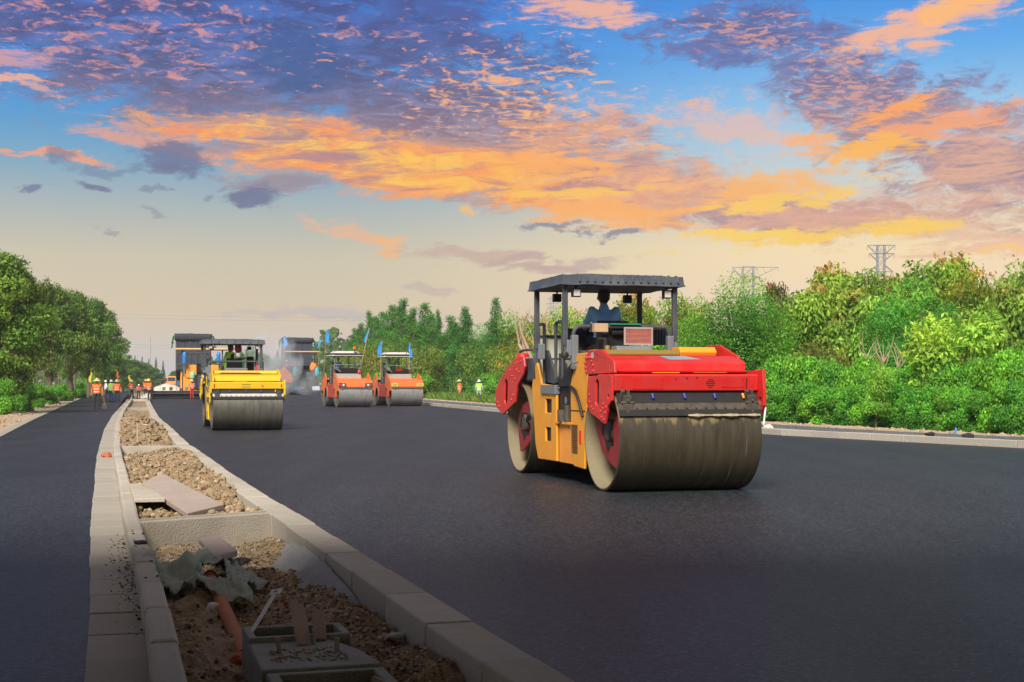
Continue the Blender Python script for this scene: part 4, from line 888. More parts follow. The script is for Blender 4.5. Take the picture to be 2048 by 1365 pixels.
    if hero: mb.build('corrugated_screen', M_dgr, root)
    # seat, console
    MB().prism([(-.05, 1.95), (-.28, 1.98), (-.36, 2.30), (-.30, 2.42), (-.24, 2.42), (-.16, 2.08), (.30, 2.02), (.30, 1.92)], 'x', -.46, .02).build('seat', M_blk, root, bevel=.03, seg=3)
    MB().bx(-.40, -.06, -.30, .2, 1.48, 1.94).build('seat_base', M_blk, root)
    MB().prism([(.62, 1.5), (.55, 1.98), (.72, 2.12), (.9, 2.10), (.9, 1.5)], 'x', -.45, .10).build('console', M_dgr, root, bevel=.02)
    mb = MB(); mb.lathe([(.19, -.012), (.205, 0), (.19, .012), (.175, 0), (.19, -.012)], (0, 0, 0), 'z', 24); mb.cyl((-.18, 0, 0), (.18, 0, 0), .012, n=6); mb.cyl((0, 0, -.3), (0, 0, 0), .02, n=8)
    o = mb.build('steering_wheel', M_blk, root, smooth=50); o.location = (-.2, .55, 2.22); o.rotation_euler = (R(-28), 0, 0)
    if hero:
        mb = MB().prism([(-1.28, 1.90), (-1.20, 2.02), (-.95, 2.02), (-.95, 1.90)], 'x', -.50, .06)
        o = mb.build('vent_cover', M_mgr, root, bevel=.03, seg=3)
        for cx in (-.36, -.10):
            mb = MB()
            for i in range(4): mb.box((cx+.012*i, -1.262+.017*i, 1.925+.023*i), (.12, .006, .016), (-.6, 0, 0))
            mb.build('vent_grille', M_blk, o)['kind'] = 'stuff'
        o = MB().bx(-.27, .15, -.93, -.90, 2.055, 2.285).build('mesh_panel', mat('red_mesh', (.55, .10, .05), .6, var=.2, scale=12), root)
        mb = MB(); mb.prism([(-.285, 2.04), (.165, 2.04), (.165, 2.30), (-.285, 2.30)], 'y', -.94, -.925, holes=[[(-.262, 2.063), (.142, 2.063), (.142, 2.277), (-.262, 2.277)]])
        for i in range(11): mb.bx(-.26, .14, -.938, -.931, 2.075+.0185*i, 2.079+.0185*i)
        mb.build('panel_frame', mat('pink_grey', (.42, .33, .30), .5), o)
        MB().bx(-.79, -.58, -.96, -.84, 2.225, 2.35).build('mount_bracket', M_dgr, root)
        mb = MB(); mb.box((-.30, -.62, 2.12), (.34, .25, .26)); mb.cyl((-.42, -.78, 2.23), (-.2, -.78, 2.23), .06, n=10); mb.cyl((-.52, -.72, 2.02), (-.52, -.72, 2.20), .05, n=10)
        mb.build('air_filter', M_blk, root, bevel=.02)
        mb = MB(); mb.box((-.62, -1.05, 2.04), (.06, .06, .16)); mb.box((-.66, -1.05, 2.12), (.14, .05, .04)); mb.build('valve', M_blk, root, bevel=.01)
        MB().lathe([(.001, -.03), (.04, -.02), (.04, .03), (.001, .04)], (-.60, -1.10, 1.99), 'z', 12).build('valve_cap', mat('brass', (.5, .33, .08), .4, .5), root, smooth=40)
        MB().box((-.25, -.86, 2.345), (.48, .1, .02)).build('green_mat', mat('green_mat', (.01, .22, .11), .7), root)
        mb = MB(); mb.tube(ipath([(-.94, -.9, 2.0), (-.96, -.95, 1.86), (-1.02, -.97, 1.78), (-1.10, -.92, 1.75)], 5), .006, 5); mb.build('wire', M_blk, root)
    else:
        MB().prism([(.15, 1.9), (.05, 2.0), (.22, 2.5), (.36, 2.5), (.40, 2.42), (.45, 1.9)], 'x', .2, .42).build('seat_back', M_blk, root, bevel=.02)
        mb = MB(); mb.cyl((.46, -.3, 1.95), (.46, -.3, 2.25), .07, .02, 12); o = mb.build('traffic_cone', M_redl, root, smooth=60); tag(o)
        mb = MB(); mb.box((-.2, -.6, 2.02), (.7, .3, .14)); mb.build('grey_case', M_mgr, root, bevel=.02)
        mb = MB(); mb.box((.60, -.5, 2.15), (.12, .12, .35)); mb.box((.60, -.5, 2.4), (.10, .10, .1)); mb.build('lamp_box', M_grs, root, bevel=.02)
    # canopy
    x0, x1, y0, y1, z0, z1 = -1.235, .665, -.93, .78, 2.91, 3.10
    mb = MB(); n = 28; vs = []
    top = []
    def rz_(x, y): return z1-.025*abs((y-.0)/.85)**2-.03*((x+.285)/.95)**4+.012*mn.noise(Vector((x*4, y*4, 3)))
    for i in range(n+1):
        for j in range(13):
            x = x0+.10+(x1-x0-.2)*i/n; y = y0+.10+(y1-y0-.2)*j/12; vs.append((x, y, rz_(x, y)))
    mb.add(vs, [(i*13+j, i*13+j+1, (i+1)*13+j+1, (i+1)*13+j) for i in range(n) for j in range(12)])
    ring = [(x0+(x1-x0)*i/n, y0, 0) for i in range(n)]+[(x1, y0+(y1-y0)*i/12, 1) for i in range(12)]+[(x1-(x1-x0)*i/n, y1, 0) for i in range(n)]+[(x0, y1-(y1-y0)*i/12, 1) for i in range(12)]
    inner = [(min(max(x, x0+.10), x1-.10), min(max(y, y0+.10), y1-.10)) for x, y, q in ring]; m_ = len(ring)
    sag = lambda x, y: .018*mn.noise(Vector((x*3, y*3, 7)))
    vs = [(a, b, rz_(a, b)) for a, b in inner]+[(x*.985+(x0+x1)/2*.015, y*.985, z1-.045+sag(x, y)) for x, y, q in ring]+[(x, y, z0+.03+sag(x, y)) for x, y, q in ring]+[((x-(x0+x1)/2)*1.022+(x0+x1)/2, y*1.022, z0+sag(x, y)) for x, y, q in ring]+[((x-(x0+x1)/2)*.93+(x0+x1)/2, y*.93, z0-.005) for x, y, q in ring]
    mb.add(vs, [(k*m_+i, k*m_+(i+1) % m_, (k+1)*m_+(i+1) % m_, (k+1)*m_+i) for k in range(4) for i in range(m_)])
    mb.bx(x0+.07, x1-.07, y0+.07, y1-.07, z0-.01, z0+.01)
    cp = mb.build('canopy', M_can, root, smooth=50)
    xs = [-.97+.118*i for i in range(14)]
    for i, x in enumerate(xs):
        o = MB().prism([(y0-.028, z0+.045), (y0-.004, z1-.055), (y0+.09, z1-.022), (y0+.12, z1-.06), (y0+.02, z0+.04)], 'x', x-.013, x+.013)
        o.build('canopy_rib', M_can, cp, bevel=.004) if hero or i % 2 == 0 else None
    for x, y, fr in ((-.98, -.80, 1), (.44, -.80, 1), (-.86, .50, 0), (.30, .50, 0)):
        s_ = -1 if fr else 1
        mb = MB(); mb.box((x, y, 2.80), (.125, .09, .125)); mb.cyl((x, y, 2.85), (x, y, 2.91), .015, n=6)
        mb.tube(ipath([(x+.06, y, 2.80), (x+.14, y, 2.82), (x+.17, y, 2.90)], 4), .006, 5)
        lo = mb.build('work_lamp', M_blk, root, bevel=.02)
        mb = MB(); mb.box((x, y+s_*.048, 2.80), (.10, .012, .10)); mb.build('lamp_lens', M_lens, lo, bevel=.005)
    return root

TH = R(15.7)
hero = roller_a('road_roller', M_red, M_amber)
hero.location = (1.661, 21.47, 0); hero.rotation_euler.z = TH
tag(hero, 'large red and amber tandem road roller with muddy drums and dark canopy', 'road roller', 'tandem road rollers')
def ontop(root, p):
    return root.matrix_basis @ Vector(p)
o = MB().bx(-.79, -.58, -1.08, -.965, 2.22, 2.345).build('cardboard_box', M_card, bevel=.006); o.location = hero.location; o.rotation_euler = hero.rotation_euler
tag(o, 'small cardboard box fixed to the guard rail behind the driver in blue', 'box')
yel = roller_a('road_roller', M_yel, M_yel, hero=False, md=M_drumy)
fl = at(423, 861); sx_, sz_2 = 1.04, .93
ex, ey = Vector((math.cos(TH), math.sin(TH), 0)), Vector((-math.sin(TH), math.cos(TH), 0))
yel.location = fl+ex*1.025*sx_+ey*2.09; yel.rotation_euler.z = TH; yel.scale = (sx_, 1, sz_2)
tag(yel, 'bright yellow tandem road roller with dark ribbed canopy, left of the road', 'road roller', 'tandem road rollers')

def roller_b(lamps):
    """smaller tandem roller: sloping hood with side cheeks, cloth canopy"""
    root = empty('road_roller'); r, w = .80, 2.0
    for y in (-1.8, 1.8): drum(root, y, r, w, M_drumo, M_grs)
    for y, s in ((-1.8, 1), (1.8, -1)):
        for x in (-1.03, 1.0):
            MB().prism([(y+.62*s, 1.98), (y+.45*s, 2.06), (y-.55*s, 1.55), (y-.72*s, 1.30), (y-.72*s, .95), (y-.2*s, .95), (y-.12*s, .62), (y+.12*s, .62), (y+.3*s, 1.05), (y+.75*s, 1.15), (y+.8*s, 1.6)], 'x', x, x+.03,
                       holes=[[(y+.3*s+.09*math.cos(a), 1.62+.09*math.sin(a)) for a in [6.283*i/10 for i in range(10)]]]).build('side_cheek', M_org, root, bevel=.01)
        mb = MB().prism([(y+.6*s, 1.72), (y-.45*s, 1.60), (y-.74*s, 1.50), (y-.80*s, 1.18), (y-.70*s, 1.16), (y-.65*s, 1.45), (y+.6*s, 1.62)], 'x', -1.0, 1.0)
        hd = mb.build('hood', M_org, root, bevel=.03, seg=3)
        yf = y-.80*s
        MB().bx(-1.0, 1.0, y-.74*s, y-.5*s, 1.0, 1.15).build('scraper_bar', mat('brown_steel', (.24, .18, .13), .7, var=.3), root)
        MB().bx(-.98, .98, y-.82*s, y-.78*s, 1.115, 1.155).build('bumper_strip', M_mgr, root)
        for x in (-.80, .80):
            MB().bx(x-.06, x+.06, y-.835*s, y-.815*s, 1.08, 1.115).build('reflector', M_redl, root)
            if lamps == 'dark':
                o = MB().prism([(x-.24, 1.20), (x+.24, 1.20), (x+.20, 1.42), (x-.10 if x > 0 else x-.24, 1.44), (x-.24 if x > 0 else x-.2, 1.40)], 'y', yf-.03*s, yf+.02*s).build('lamp_housing', M_dgr, hd, bevel=.01)
                MB().cyl((x-.06*(1 if x > 0 else -1), yf-.03*s, 1.31), (x-.06*(1 if x > 0 else -1), yf-.045*s, 1.31), .075, n=16).build('headlight', M_lens, hd)
                MB().bx(x+.06*(1 if x > 0 else -1), x+.17*(1 if x > 0 else -1), yf-.045*s, yf-.03*s, 1.25, 1.37).build('turn_signal', M_redl, hd)
            else:
                o = MB().bx(x-.22, x+.22, yf-.03*s, yf+.02*s, 1.20, 1.42).build('lamp_housing', M_yel, hd, bevel=.01)
                MB().bx(x-.12, x+.12, yf-.04*s, yf-.028*s, 1.27, 1.37).build('headlight', mat('dull_glass', (.35, .36, .25), .25), hd)
    MB().bx(-.95, .9, -1.1, 1.1, .55, 1.35).build('centre_frame', mat('dull_red', (.52, .06, .03), .5, dirt=(.2, .08, .05)), root, bevel=.03)
    mb = MB(); mb.bx(-1.0, -.7, -.5, .5, .3, .56); mb.bx(-.9, .9, -.3, .3, .28, .5); mb.build('frame_hitch', M_blk, root)
    MB().prism([(-1.25, 1.66), (-1.15, 1.98), (-.5, 2.0), (-.5, 1.3), (-1.2, 1.3)], 'x', -.85, .65).build('engine_box', mat('dusty_grey', (.33, .31, .27), .8, var=.1), root, bevel=.03)
    MB().bx(-.8, .75, -.5, 1.2, 1.35, 1.75).build('deck', M_dgr, root, bevel=.02)
    MB().prism([(-1.0, 2.0), (-1.1, 2.28), (-.4, 2.34), (-.4, 2.0)], 'x', -.55, .50).build('console', M_blk, root, bevel=.03)
    MB().prism([(.2, 1.8), (.1, 2.2), (.5, 2.2), (.62, 2.7), (.72, 2.7), (.7, 1.8)], 'x', -.75, -.2).build('seat', M_blk, root, bevel=.04)
    mb = MB(); mb.lathe([(.19, -.012), (.205, 0), (.19, .012), (.175, 0), (.19, -.012)], (0, 0, 0), 'z', 20); mb.cyl((0, 0, -.4), (0, 0, 0), .025, n=8); o = mb.build('steering_wheel', M_blk, root, smooth=50); o.location = (-.45, -.35, 2.42); o.rotation_euler = (R(28), 0, 0)
    for x in (-.95, .68):
        MB().box((x, -.85, 2.05), (.14, .14, .5)).build('shock_mount', M_grs, root, bevel=.02)
        for q in (0, 1): MB().tube([(x, -.8, 2.1+.25*q), (x*.55, -.9, 1.75+.35*q)], .035, 6).build('brace', M_mgr, root)
    for x, y in ((-.88, -.8), (.72, -.8), (-.30, .9), (.34, .9)):
        MB().cyl((x, y, 1.9), (x, y, 3.12), .035, n=10).build('canopy_post', M_mgr, root, smooth=40)
    MB().tube([(-.95, -.85, 2.52), (.80, -.85, 2.52)], .028, 8).build('guard_rail', M_mgr, root)
    MB().tube([(-1.05, -.4, 1.4), (-1.05, -.4, 2.45), (-.9, -.6, 2.5)], .02, 6).build('hand_rail', M_mgr, root)
    mb = MB(); n = 18; vs = []
    for i in range(n+1):
        for j in range(11):
            a, b = i/n*2-1, j/10*2-1; e = max(abs(a), abs(b)); z = 3.36-.24*max(0, e-.66)/.34-.05*e*e+.02*mn.noise(Vector((a*4, b*4, 1))); vs.append((-.08+a*.98, b*1.05+.05, z))
    mb.add(vs, [(i*11+j, i*11+j+1, (i+1)*11+j+1, (i+1)*11+j) for i in range(n) for j in range(10)])
    o = mb.build('canopy', M_white, root, smooth=70); s_ = o.modifiers.new('t', 'SOLIDIFY'); s_.thickness = .03
    MB().prism([(-.98, 3.10), (-.90, 3.22), (1.0, 3.22), (1.08, 3.10)], 'x', -1.0, .84).build('canopy_frame', M_blk, root)
    if lamps == 'dark':
        o = MB().cyl((.30, -.95, 2.3), (.30, -.95, 3.45), .03, n=8).build('beacon_post', M_dgr, root)
        MB().lathe([(.001, 0), (.10, 0), (.11, .12), (.06, .17), (.001, .17)], (.30, -.95, 3.45), 'z', 14).build('beacon', mat('orange_glass', (.75, .16, .02), .25), o, smooth=40)
        MB().lathe([(.001, 0), (.09, .02), (.10, .12), (.05, .2), (.001, .2)], (.52, -1.15, 2.0), 'z', 14).build('red_lamp', M_redl, root, smooth=40)
    else:
        o = MB().bx(-.35, .1, -1.08, -.95, 2.18, 2.3).build('red_bag', M_redl, root, bevel=.03)
        MB().cyl((.35, -.95, 2.3), (.35, -.95, 3.3), .03, n=8).build('beacon_post', M_dgr, root)
    return root
TB = R(19)
exb, eyb = Vector((math.cos(TB), math.sin(TB), 0)), Vector((-math.sin(TB), math.cos(TB), 0))
orl = []
for (u, v, l, lab) in ((672.5, 814.7, 'dark', 'orange tandem road roller with round headlights and an orange beacon above its white canopy'),
                       (777, 812.6, 'yellow', 'orange tandem road roller with yellow framed headlights, right of its twin')):
    o = roller_b(l); f0 = at(u, v); o.location = f0+exb*1.0+eyb*1.8; o.rotation_euler.z = TB; tag(o, lab, 'road roller', 'tandem road rollers'); orl.append(o)

for o in list(bpy.data.objects):
    if o.name.split('.')[0] in ('bolt', 'screw', 'bolt_hole', 'louver_slot', 'hitch_parts', 'slot_hose', 'hydraulic_hose', 'mortar_crumbs', 'wire', 'hinge_strip', 'air_filter', 'frame_hitch', 'anti_slip'): o['kind'] = 'stuff'
# ------------------------------------------------------------------ people
PEOPLE = {}
M_skin = mat('skin', (.42, .22, .13), .55, var=.06, scale=8)
M_hair = mat('hair', (.012, .010, .009), .6, var=.2)
def fabric(n, c, r=.85): return mat(n, c, r, var=.12, scale=9, bump=.25, bscale=60)
M_blue = fabric('blue_shirt', (.30, .62, 1.0)); M_blks = fabric('black_shirt', (.015, .015, .018)); M_whs = fabric('white_shirt', (.70, .70, .74)); M_pale = fabric('pale_blue_shirt', (.35, .52, .72))
M_oran = fabric('orange_shirt', (.72, .14, .03)); M_dark = fabric('dark_trousers', (.035, .03, .032)); M_jean = fabric('jeans', (.03, .08, .24)); M_redt = fabric('red_trousers', (.55, .03, .03)); M_gryt = fabric('pale_trousers', (.52, .52, .53)); M_ort = fabric('orange_trousers', (.75, .24, .03))
M_vo = fabric('orange_vest', (.95, .16, .02), .6); M_vg = fabric('lime_vest', (.42, .85, .05), .6); M_refl = mat('reflective_tape', (.82, .80, .62), .4, var=.05); M_strw = mat('straw', (.62, .46, .22), .85, var=.15, scale=14, bump=.3)
M_boot = mat('boots', (.02, .018, .016), .7); M_wh = mat('white_helmet', (.8, .8, .8), .35, var=.03); M_yh = mat('yellow_helmet', (.85, .62, .02), .35, var=.03)
def limb(P, a, b, ra, rb, t): P.append((Vector(a), Vector(b), ra, rb, t))
def body(key, pose, res=.022):
    """one continuous body grown from tapered capsules, coloured by the nearest one.  pose gives joints in metres, facing -Y"""
    P = []
    J = pose
    pel, ch, nk, hd = J['pelvis'], J['chest'], J['neck'], J['head']
    up = (Vector(ch)-Vector(pel)).normalized()
    for s, S_ in ((-1, 'l'), (1, 'r')):
        hip = Vector(pel)+Vector(J.get('side', (1, 0, 0)))*.09*s; sh = Vector(nk)+Vector(J.get('side', (1, 0, 0)))*.185*s-up*.06
        kn, an, el, wr = (Vector(J[S_+q]) for q in ('knee', 'ankle', 'elbow', 'wrist'))
        limb(P, hip, kn, .092, .062, 'leg'); limb(P, kn, an, .062, .045, 'leg')
        fo = Vector(J.get('foot', (0, -1, 0))); limb(P, an+Vector((0, 0, -.035)), an+fo*.15+Vector((0, 0, -.055)), .046, .038, 'boot')
        limb(P, sh, el, .058, .043, 'arm'); mid = el+(wr-el)*.45
        limb(P, el, mid, .043, .038, J.get('fore', 'arm')); limb(P, mid, wr, .038, .030, J.get('fore', 'arm'))
        hdv = (wr-el).normalized(); side = hdv.orthogonal().normalized(); limb(P, wr, wr+hdv*.08, .034, .036, 'skin')
        for k in range(4): q = wr+hdv*.08+side*(.018*(k-1.5)); limb(P, q, q+hdv*(.05+.012*(1.5-abs(k-1.5)))+Vector((0, 0, -.018)), .0115, .0095, 'skin')
        limb(P, wr+hdv*.03+side*.03, wr+hdv*.085+side*.055, .013, .010, 'skin')
        limb(P, sh, Vector(ch)+Vector(J.get('side', (1, 0, 0)))*.07*s, .062, .11, 'torso'); limb(P, Vector(pel)+Vector(J.get('side', (1, 0, 0)))*.05*s, Vector(ch)+Vector(J.get('side', (1, 0, 0)))*.06*s, .115, .12, 'torso')
    limb(P, Vector(pel)-up*.02, Vector(pel)+up*.04, .125, .125, 'leg'); limb(P, ch, Vector(nk)-up*.03, .11, .075, 'torso')
    nk, hd = Vector(nk), Vector(hd); fw = Vector(J.get('face', (0, -1, 0)))
    limb(P, nk-up*.02, hd, .052, .054, 'skin'); limb(P, hd+Vector((0, 0, .0)), hd+Vector((0, 0, .06)), .078, .088, 'skin'); limb(P, hd+fw*.03+Vector((0, 0, -.045)), hd+fw*.02, .05, .07, 'skin')
    limb(P, hd+fw*.085+Vector((0, 0, .01)), hd+fw*.10+Vector((0, 0, -.012)), .012, .016, 'skin')
    sd_ = fw.cross(Vector((0, 0, 1)))
    for s in (-1, 1): limb(P, hd+sd_*.082*s+Vector((0, 0, .012)), hd+sd_*.086*s+Vector((0, 0, -.012)), .02, .016, 'skin')
    limb(P, hd-fw*.02+Vector((0, 0, .055)), hd-fw*.03+Vector((0, 0, .075)), .094, .088, 'hair'); limb(P, hd-fw*.035, hd-fw*.03+Vector((0, 0, .03)), .075, .085, 'hair')
    mb = MB(); n = 12
    for a, b, ra, rb, t in P:
        d = (b-a); L_ = d.length; d = d.normalized() if L_ > 1e-5 else Vector((0, 0, 1))
        path = []; rr = []
        for k in range(4): th = math.pi/2*k/3.5; path.append(a-d*ra*math.cos(th)); rr.append(max(.001, ra*math.sin(th)+.0005))
        path.append(a+d*.0005); rr.append(ra); path.append(b); rr.append(rb)
        for k in range(3, -1, -1): th = math.pi/2*k/3.5; path.append(b+d*rb*math.cos(th)+d*.0006); rr.append(max(.001, rb*math.sin(th)+.0005))
        mb.tube(path, rr, n)
    o = mb.build('tmp', M_skin); m = o.modifiers.new('r', 'REMESH'); m.mode = 'VOXEL'; m.voxel_size = res
    m = o.modifiers.new('s', 'SMOOTH'); m.iterations = 2; m.factor = .5
    dg = bpy.context.evaluated_depsgraph_get(); me = bpy.data.meshes.new_from_object(o.evaluated_get(dg)); bpy.data.objects.remove(o)
    n = len(me.polygons); cen = np.zeros(n*3); me.polygons.foreach_get('center', cen); cen = cen.reshape(-1, 3)
    best = np.full(n, 1e9); idx = np.zeros(n, int)
    for i, (a, b, ra, rb, t) in enumerate(P):
        a_, b_ = np.array(a), np.array(b); d = b_-a_; L2 = max(1e-9, d@d); q = np.clip(((cen-a_)@d)/L2, 0, 1); dist = np.linalg.norm(cen-a_-q[:, None]*d, axis=1)-(ra+(rb-ra)*q)
        w = dist < best; best[w] = dist[w]; idx[w] = i
    tags = [P[i][4] for i in idx]
    return me, tags, cen, J
ORDER = ['skin', 'hair', 'torso', 'arm', 'leg', 'boot']
BODY = {}
def person(label, loc, yaw, pose, mt, vest=None, hat=None, group=None, scale=1.0, res=.022, key=None):
    key = key or pose['name']+str(res)
    if key not in BODY: BODY[key] = body(key, pose, res)
    me0, tags, cen, J = BODY[key]
    me = me0.copy(); me.materials.clear()
    for k in ORDER: me.materials.append(mt.get(k, {'skin': M_skin, 'hair': M_hair, 'boot': M_boot, 'arm': mt['torso']}.get(k)))
    me.polygons.foreach_set('material_index', np.array([ORDER.index(t) for t in tags], dtype=np.int32)); me.shade_smooth()
    me.name = 'person'
    o = bpy.data.objects.new('person', me); COL.objects.link(o); o.location = loc; o.rotation_euler.z = yaw; o.scale = (scale,)*3
    tag(o, label, 'person', group)
    up = (Vector(J['neck'])-Vector(J['pelvis'])); L_ = up.length; up = up.normalized(); pel = np.array(J['pelvis'])
    hgt = (cen-pel)@np.array(up)/L_
    if vest:
        bm = bmesh.new(); bm.from_mesh(me0); bm.faces.ensure_lookup_table(); bm.normal_update()
        sel = [i for i, t in enumerate(tags) if t == 'torso' and -.08 < hgt[i] < .97 or (t == 'leg' and .0 < hgt[i])]
        ss = set(sel); bmesh.ops.delete(bm, geom=[f for f in bm.faces if f.index not in ss], context='FACES')
        for v in bm.verts: v.co += v.normal*.022
        m2 = bpy.data.meshes.new('vest')
        for f in bm.faces:
            q = (np.array(f.calc_center_median())-pel)@np.array(up)/L_; f.material_index = 1 if (.12 < q < .22 or .42 < q < .52) else 0; f.smooth = True
        bm.to_mesh(m2); bm.free(); m2.materials.append(vest); m2.materials.append(M_refl)
        vo = bpy.data.objects.new('vest', m2); COL.objects.link(vo); vo.parent = o
    hd = Vector(J['head'])
    if hat == 'straw': MB().lathe([(.001, .24), (.02, .235), (.12, .15), (.235, .065), (.235, .055), (.10, .10), (.001, .14)], hd, 'z', 20).build('straw_hat', M_strw, o, smooth=60)
    if hat == 'sun': MB().lathe([(.001, .20), (.07, .19), (.11, .12), (.12, .07), (.22, .04), (.22, .03), (.10, .06), (.001, .1)], hd, 'z', 20).build('straw_hat', M_strw, o, smooth=60)
    if hat in ('white', 'yellow'): MB().lathe([(.001, .19), (.06, .175), (.105, .12), (.12, .05), (.15, .035), (.15, .025), (.10, .04), (.001, .1)], hd, 'z', 20).build('helmet', M_wh if hat == 'white' else M_yh, o, smooth=60)
    if hat == 'cap': MB().lathe([(.001, .16), (.06, .15), (.10, .10), (.11, .04), (.16, .035), (.16, .028), (.001, .03)], hd, 'z', 16).build('cap', M_wh, o, smooth=60)
    return o
def stand(name, lean=.0, fl=.12, arms='down', step=.0, bend=0.0):
    p = dict(name=name, pelvis=(0, 0, .90), chest=(0, -.02-lean*.6, 1.20-bend*.1), neck=(0, -.0-lean, 1.40-bend*.25), head=(0, -.02-lean*1.25, 1.51-bend*.33))
    for s, S_ in ((-1, 'l'), (1, 'r')):
        st = step*s
        p[S_+'knee'] = (s*fl, -.03-st*.5, .49); p[S_+'ankle'] = (s*fl*1.15, st*-1, .09)
        if arms == 'down': p[S_+'elbow'] = (s*.27, .03-lean, 1.10-bend*.2); p[S_+'wrist'] = (s*.29, -.05-lean, .86-bend*.2)
        elif arms == 'front': p[S_+'elbow'] = (s*.25, -.08-lean, 1.10-bend*.2); p[S_+'wrist'] = (s*.10, -.32-lean, 1.02-bend*.2)
        elif arms == 'hip': p[S_+'elbow'] = (s*.36, .06, 1.15); p[S_+'wrist'] = (s*.20, -.02, .98)
    return p
S1 = stand('down'); S2 = stand('front', arms='front', lean=.10, bend=.15); S3 = stand('hip', arms='hip'); S4 = stand('walk', step=.16, fl=.09)
S5 = stand('reach', arms='front', lean=.02, fl=.09)
def w(u, v): return at(u, v)
D = dict(torso=M_oran, leg=M_dark)
gname = 'road workers on foot'
pp = []
person('worker in orange vest and wide straw hat alone on the left lane, holding a shovel', w(194, 819), R(10), S1, D, M_vo, 'straw', gname, .98)
person('worker in white shirt and dark trousers, leftmost of the three on the lane', w(212, 803), R(-70), S3, dict(torso=M_whs, leg=M_dark), None, 'cap', gname, .98)
person('worker in lime vest and jeans between the white shirt and the orange vest', w(222, 805), R(150), S1, dict(torso=M_whs, leg=M_jean), M_vg, 'white', gname, .98)
person('worker in orange vest and straw hat, rightmost of the three on the lane', w(234, 806), R(20), S1, D, M_vo, 'sun', gname, .98)
person('worker in orange vest and straw hat at the left kerb of the median', w(263, 800), R(60), S3, D, M_vo, 'sun', gname, .98)
person('small worker in pinkish red top and white cap crouching over the median', w(277, 799), R(30), S2, dict(torso=fabric('pink_top', (.75, .14, .12)), leg=M_dark), None, 'cap', gname, .80)
person('worker in orange vest and straw hat behind the yellow helmet on the median', w(291, 797), R(30), S5, D, M_vo, 'sun', gname, 1.02)
person('worker in orange vest and yellow helmet standing on the right kerb', w(300, 806), R(-30), S2, D, M_vo, 'yellow', gname, 1.05)
redw = person('worker in orange vest and red trousers standing behind the yellow roller', w(384, 799), R(15), S5, dict(torso=fabric('purple_top', (.16, .16, .5)), leg=M_redt), M_vo, 'sun', gname, 1.0)
person('worker in orange coveralls and straw hat walking by the right hedge', w(919, 802), R(-60), S4, dict(torso=M_oran, leg=M_ort), M_vo, 'straw', gname, .98)
person('worker in lime vest, white helmet and pale trousers by the right hedge', w(958, 805), R(175), S1, dict(torso=M_pale, leg=M_gryt), M_vg, 'white', gname, .98)
# tools
def stick(name, a, b, r, m, label, cat, extra=None):
    o = MB().cyl(a, b, r, n=8).build(name, m, smooth=40); tag(o, label, cat)
    if extra: extra(o)
    return o
M_wood = mat('wood_handle', (.35, .24, .12), .8)
p0 = w(194, 819); q = p0+Vector((.38, .1, 0))
def blade(o): MB().prism([(-.13, 0), (.13, 0), (.12, .26), (.03, .30), (-.03, .30), (-.12, .26)], 'y', -.01, .01).build('shovel_blade', M_grs, o).location = q+Vector((.0, 0, .02))
stick('shovel', q+Vector((0, 0, .25)), q+Vector((-.10, -.05, 1.25)), .018, M_wood, 'shovel held upright by the worker alone on the left lane', 'shovel', blade)
o = MB().lathe([(.001, 0), (.17, 0), (.19, .05), (.19, .5), (.15, .56), (.001, .56)], (0, 0, 0), 'z', 14).build('green_drum', mat('green_plastic', (.28, .62, .34), .5), smooth=40); o.location = atY(385, 762, 118)+Vector((0, 0, .2)); tag(o, 'pale green plastic drum seen above the worker in red trousers', 'drum')

# drivers (seated bodies, their hands on the wheel)
def seated(name, hip, yaw_face=1, reach=.42, side=0.0, lean=.05, fore='arm', wheelz=.38):
    f = yaw_face   # +1 faces +Y, -1 faces -Y
    p = dict(name=name, pelvis=(0, 0, .10), chest=(0, f*lean*.5, .40), neck=(0, f*lean, .60), head=(0, f*lean*1.4, .715), face=(0, f, 0), foot=(0, f, 0), side=(1, 0, 0), fore=fore)
    for s, S_ in ((-1, 'l'), (1, 'r')):
        p[S_+'knee'] = (s*.14, f*.44, .12); p[S_+'ankle'] = (s*.15, f*.52, -.30); p[S_+'elbow'] = (s*.27, f*.10, .30); p[S_+'wrist'] = (s*.16, f*reach, wheelz)
    return p
def seat_person(root, loc, pose, rz, *a, **k):
    o = person(*a, **k)
    M_ = Matrix.Translation(root.location) @ Matrix.Rotation(root.rotation_euler.z, 4, 'Z') @ Matrix.Diagonal((*root.scale, 1))
    o.location = M_ @ Vector(loc); o.rotation_euler.z = root.rotation_euler.z+rz; return o
SD = seated('seat_fwd', 0)
seat_person(hero, (-.24, .02, 2.02), SD, 0, 'driver in blue shirt with short dark hair on the big red roller', (0, 0, 0), 0, SD, dict(torso=M_blue, leg=M_blks, arm=M_blue), None, None, 'roller drivers', 1.06, .014)
SY = seated('seat_side', 0, fore='skin', reach=.48, lean=.10)
seat_person(yel, (-.42, .0, 2.02), SY, R(-70), 'driver in lime vest and black shirt leaning over the wheel of the yellow roller', (0, 0, 0), 0, SY, dict(torso=M_blks, leg=M_blks, arm=M_blks), M_vg, None, 'roller drivers', .98, .014)
for o_, lab in zip(orl, ('driver in pale blue shirt on the orange roller with the beacon', 'driver in pale blue shirt on the orange roller with yellow framed headlights')):
    seat_person(o_, (-.42, .32, 2.12), SD, R(180-20), lab, (0, 0, 0), 0, seated('seat_small', 0), dict(torso=M_pale, leg=M_dark, arm=M_pale), M_vg if 'yellow' in lab else None, None, 'roller drivers', .98, .02)
o = MB().lathe([(.001, -.18), (.07, -.17), (.12, -.05), (.10, .08), (.001, .12)], (0, 0, 0), 'z', 12).build('hanging_cloth', M_redt if False else mat('dark_red_cloth', (.22, .02, .02), .9), smooth=60)
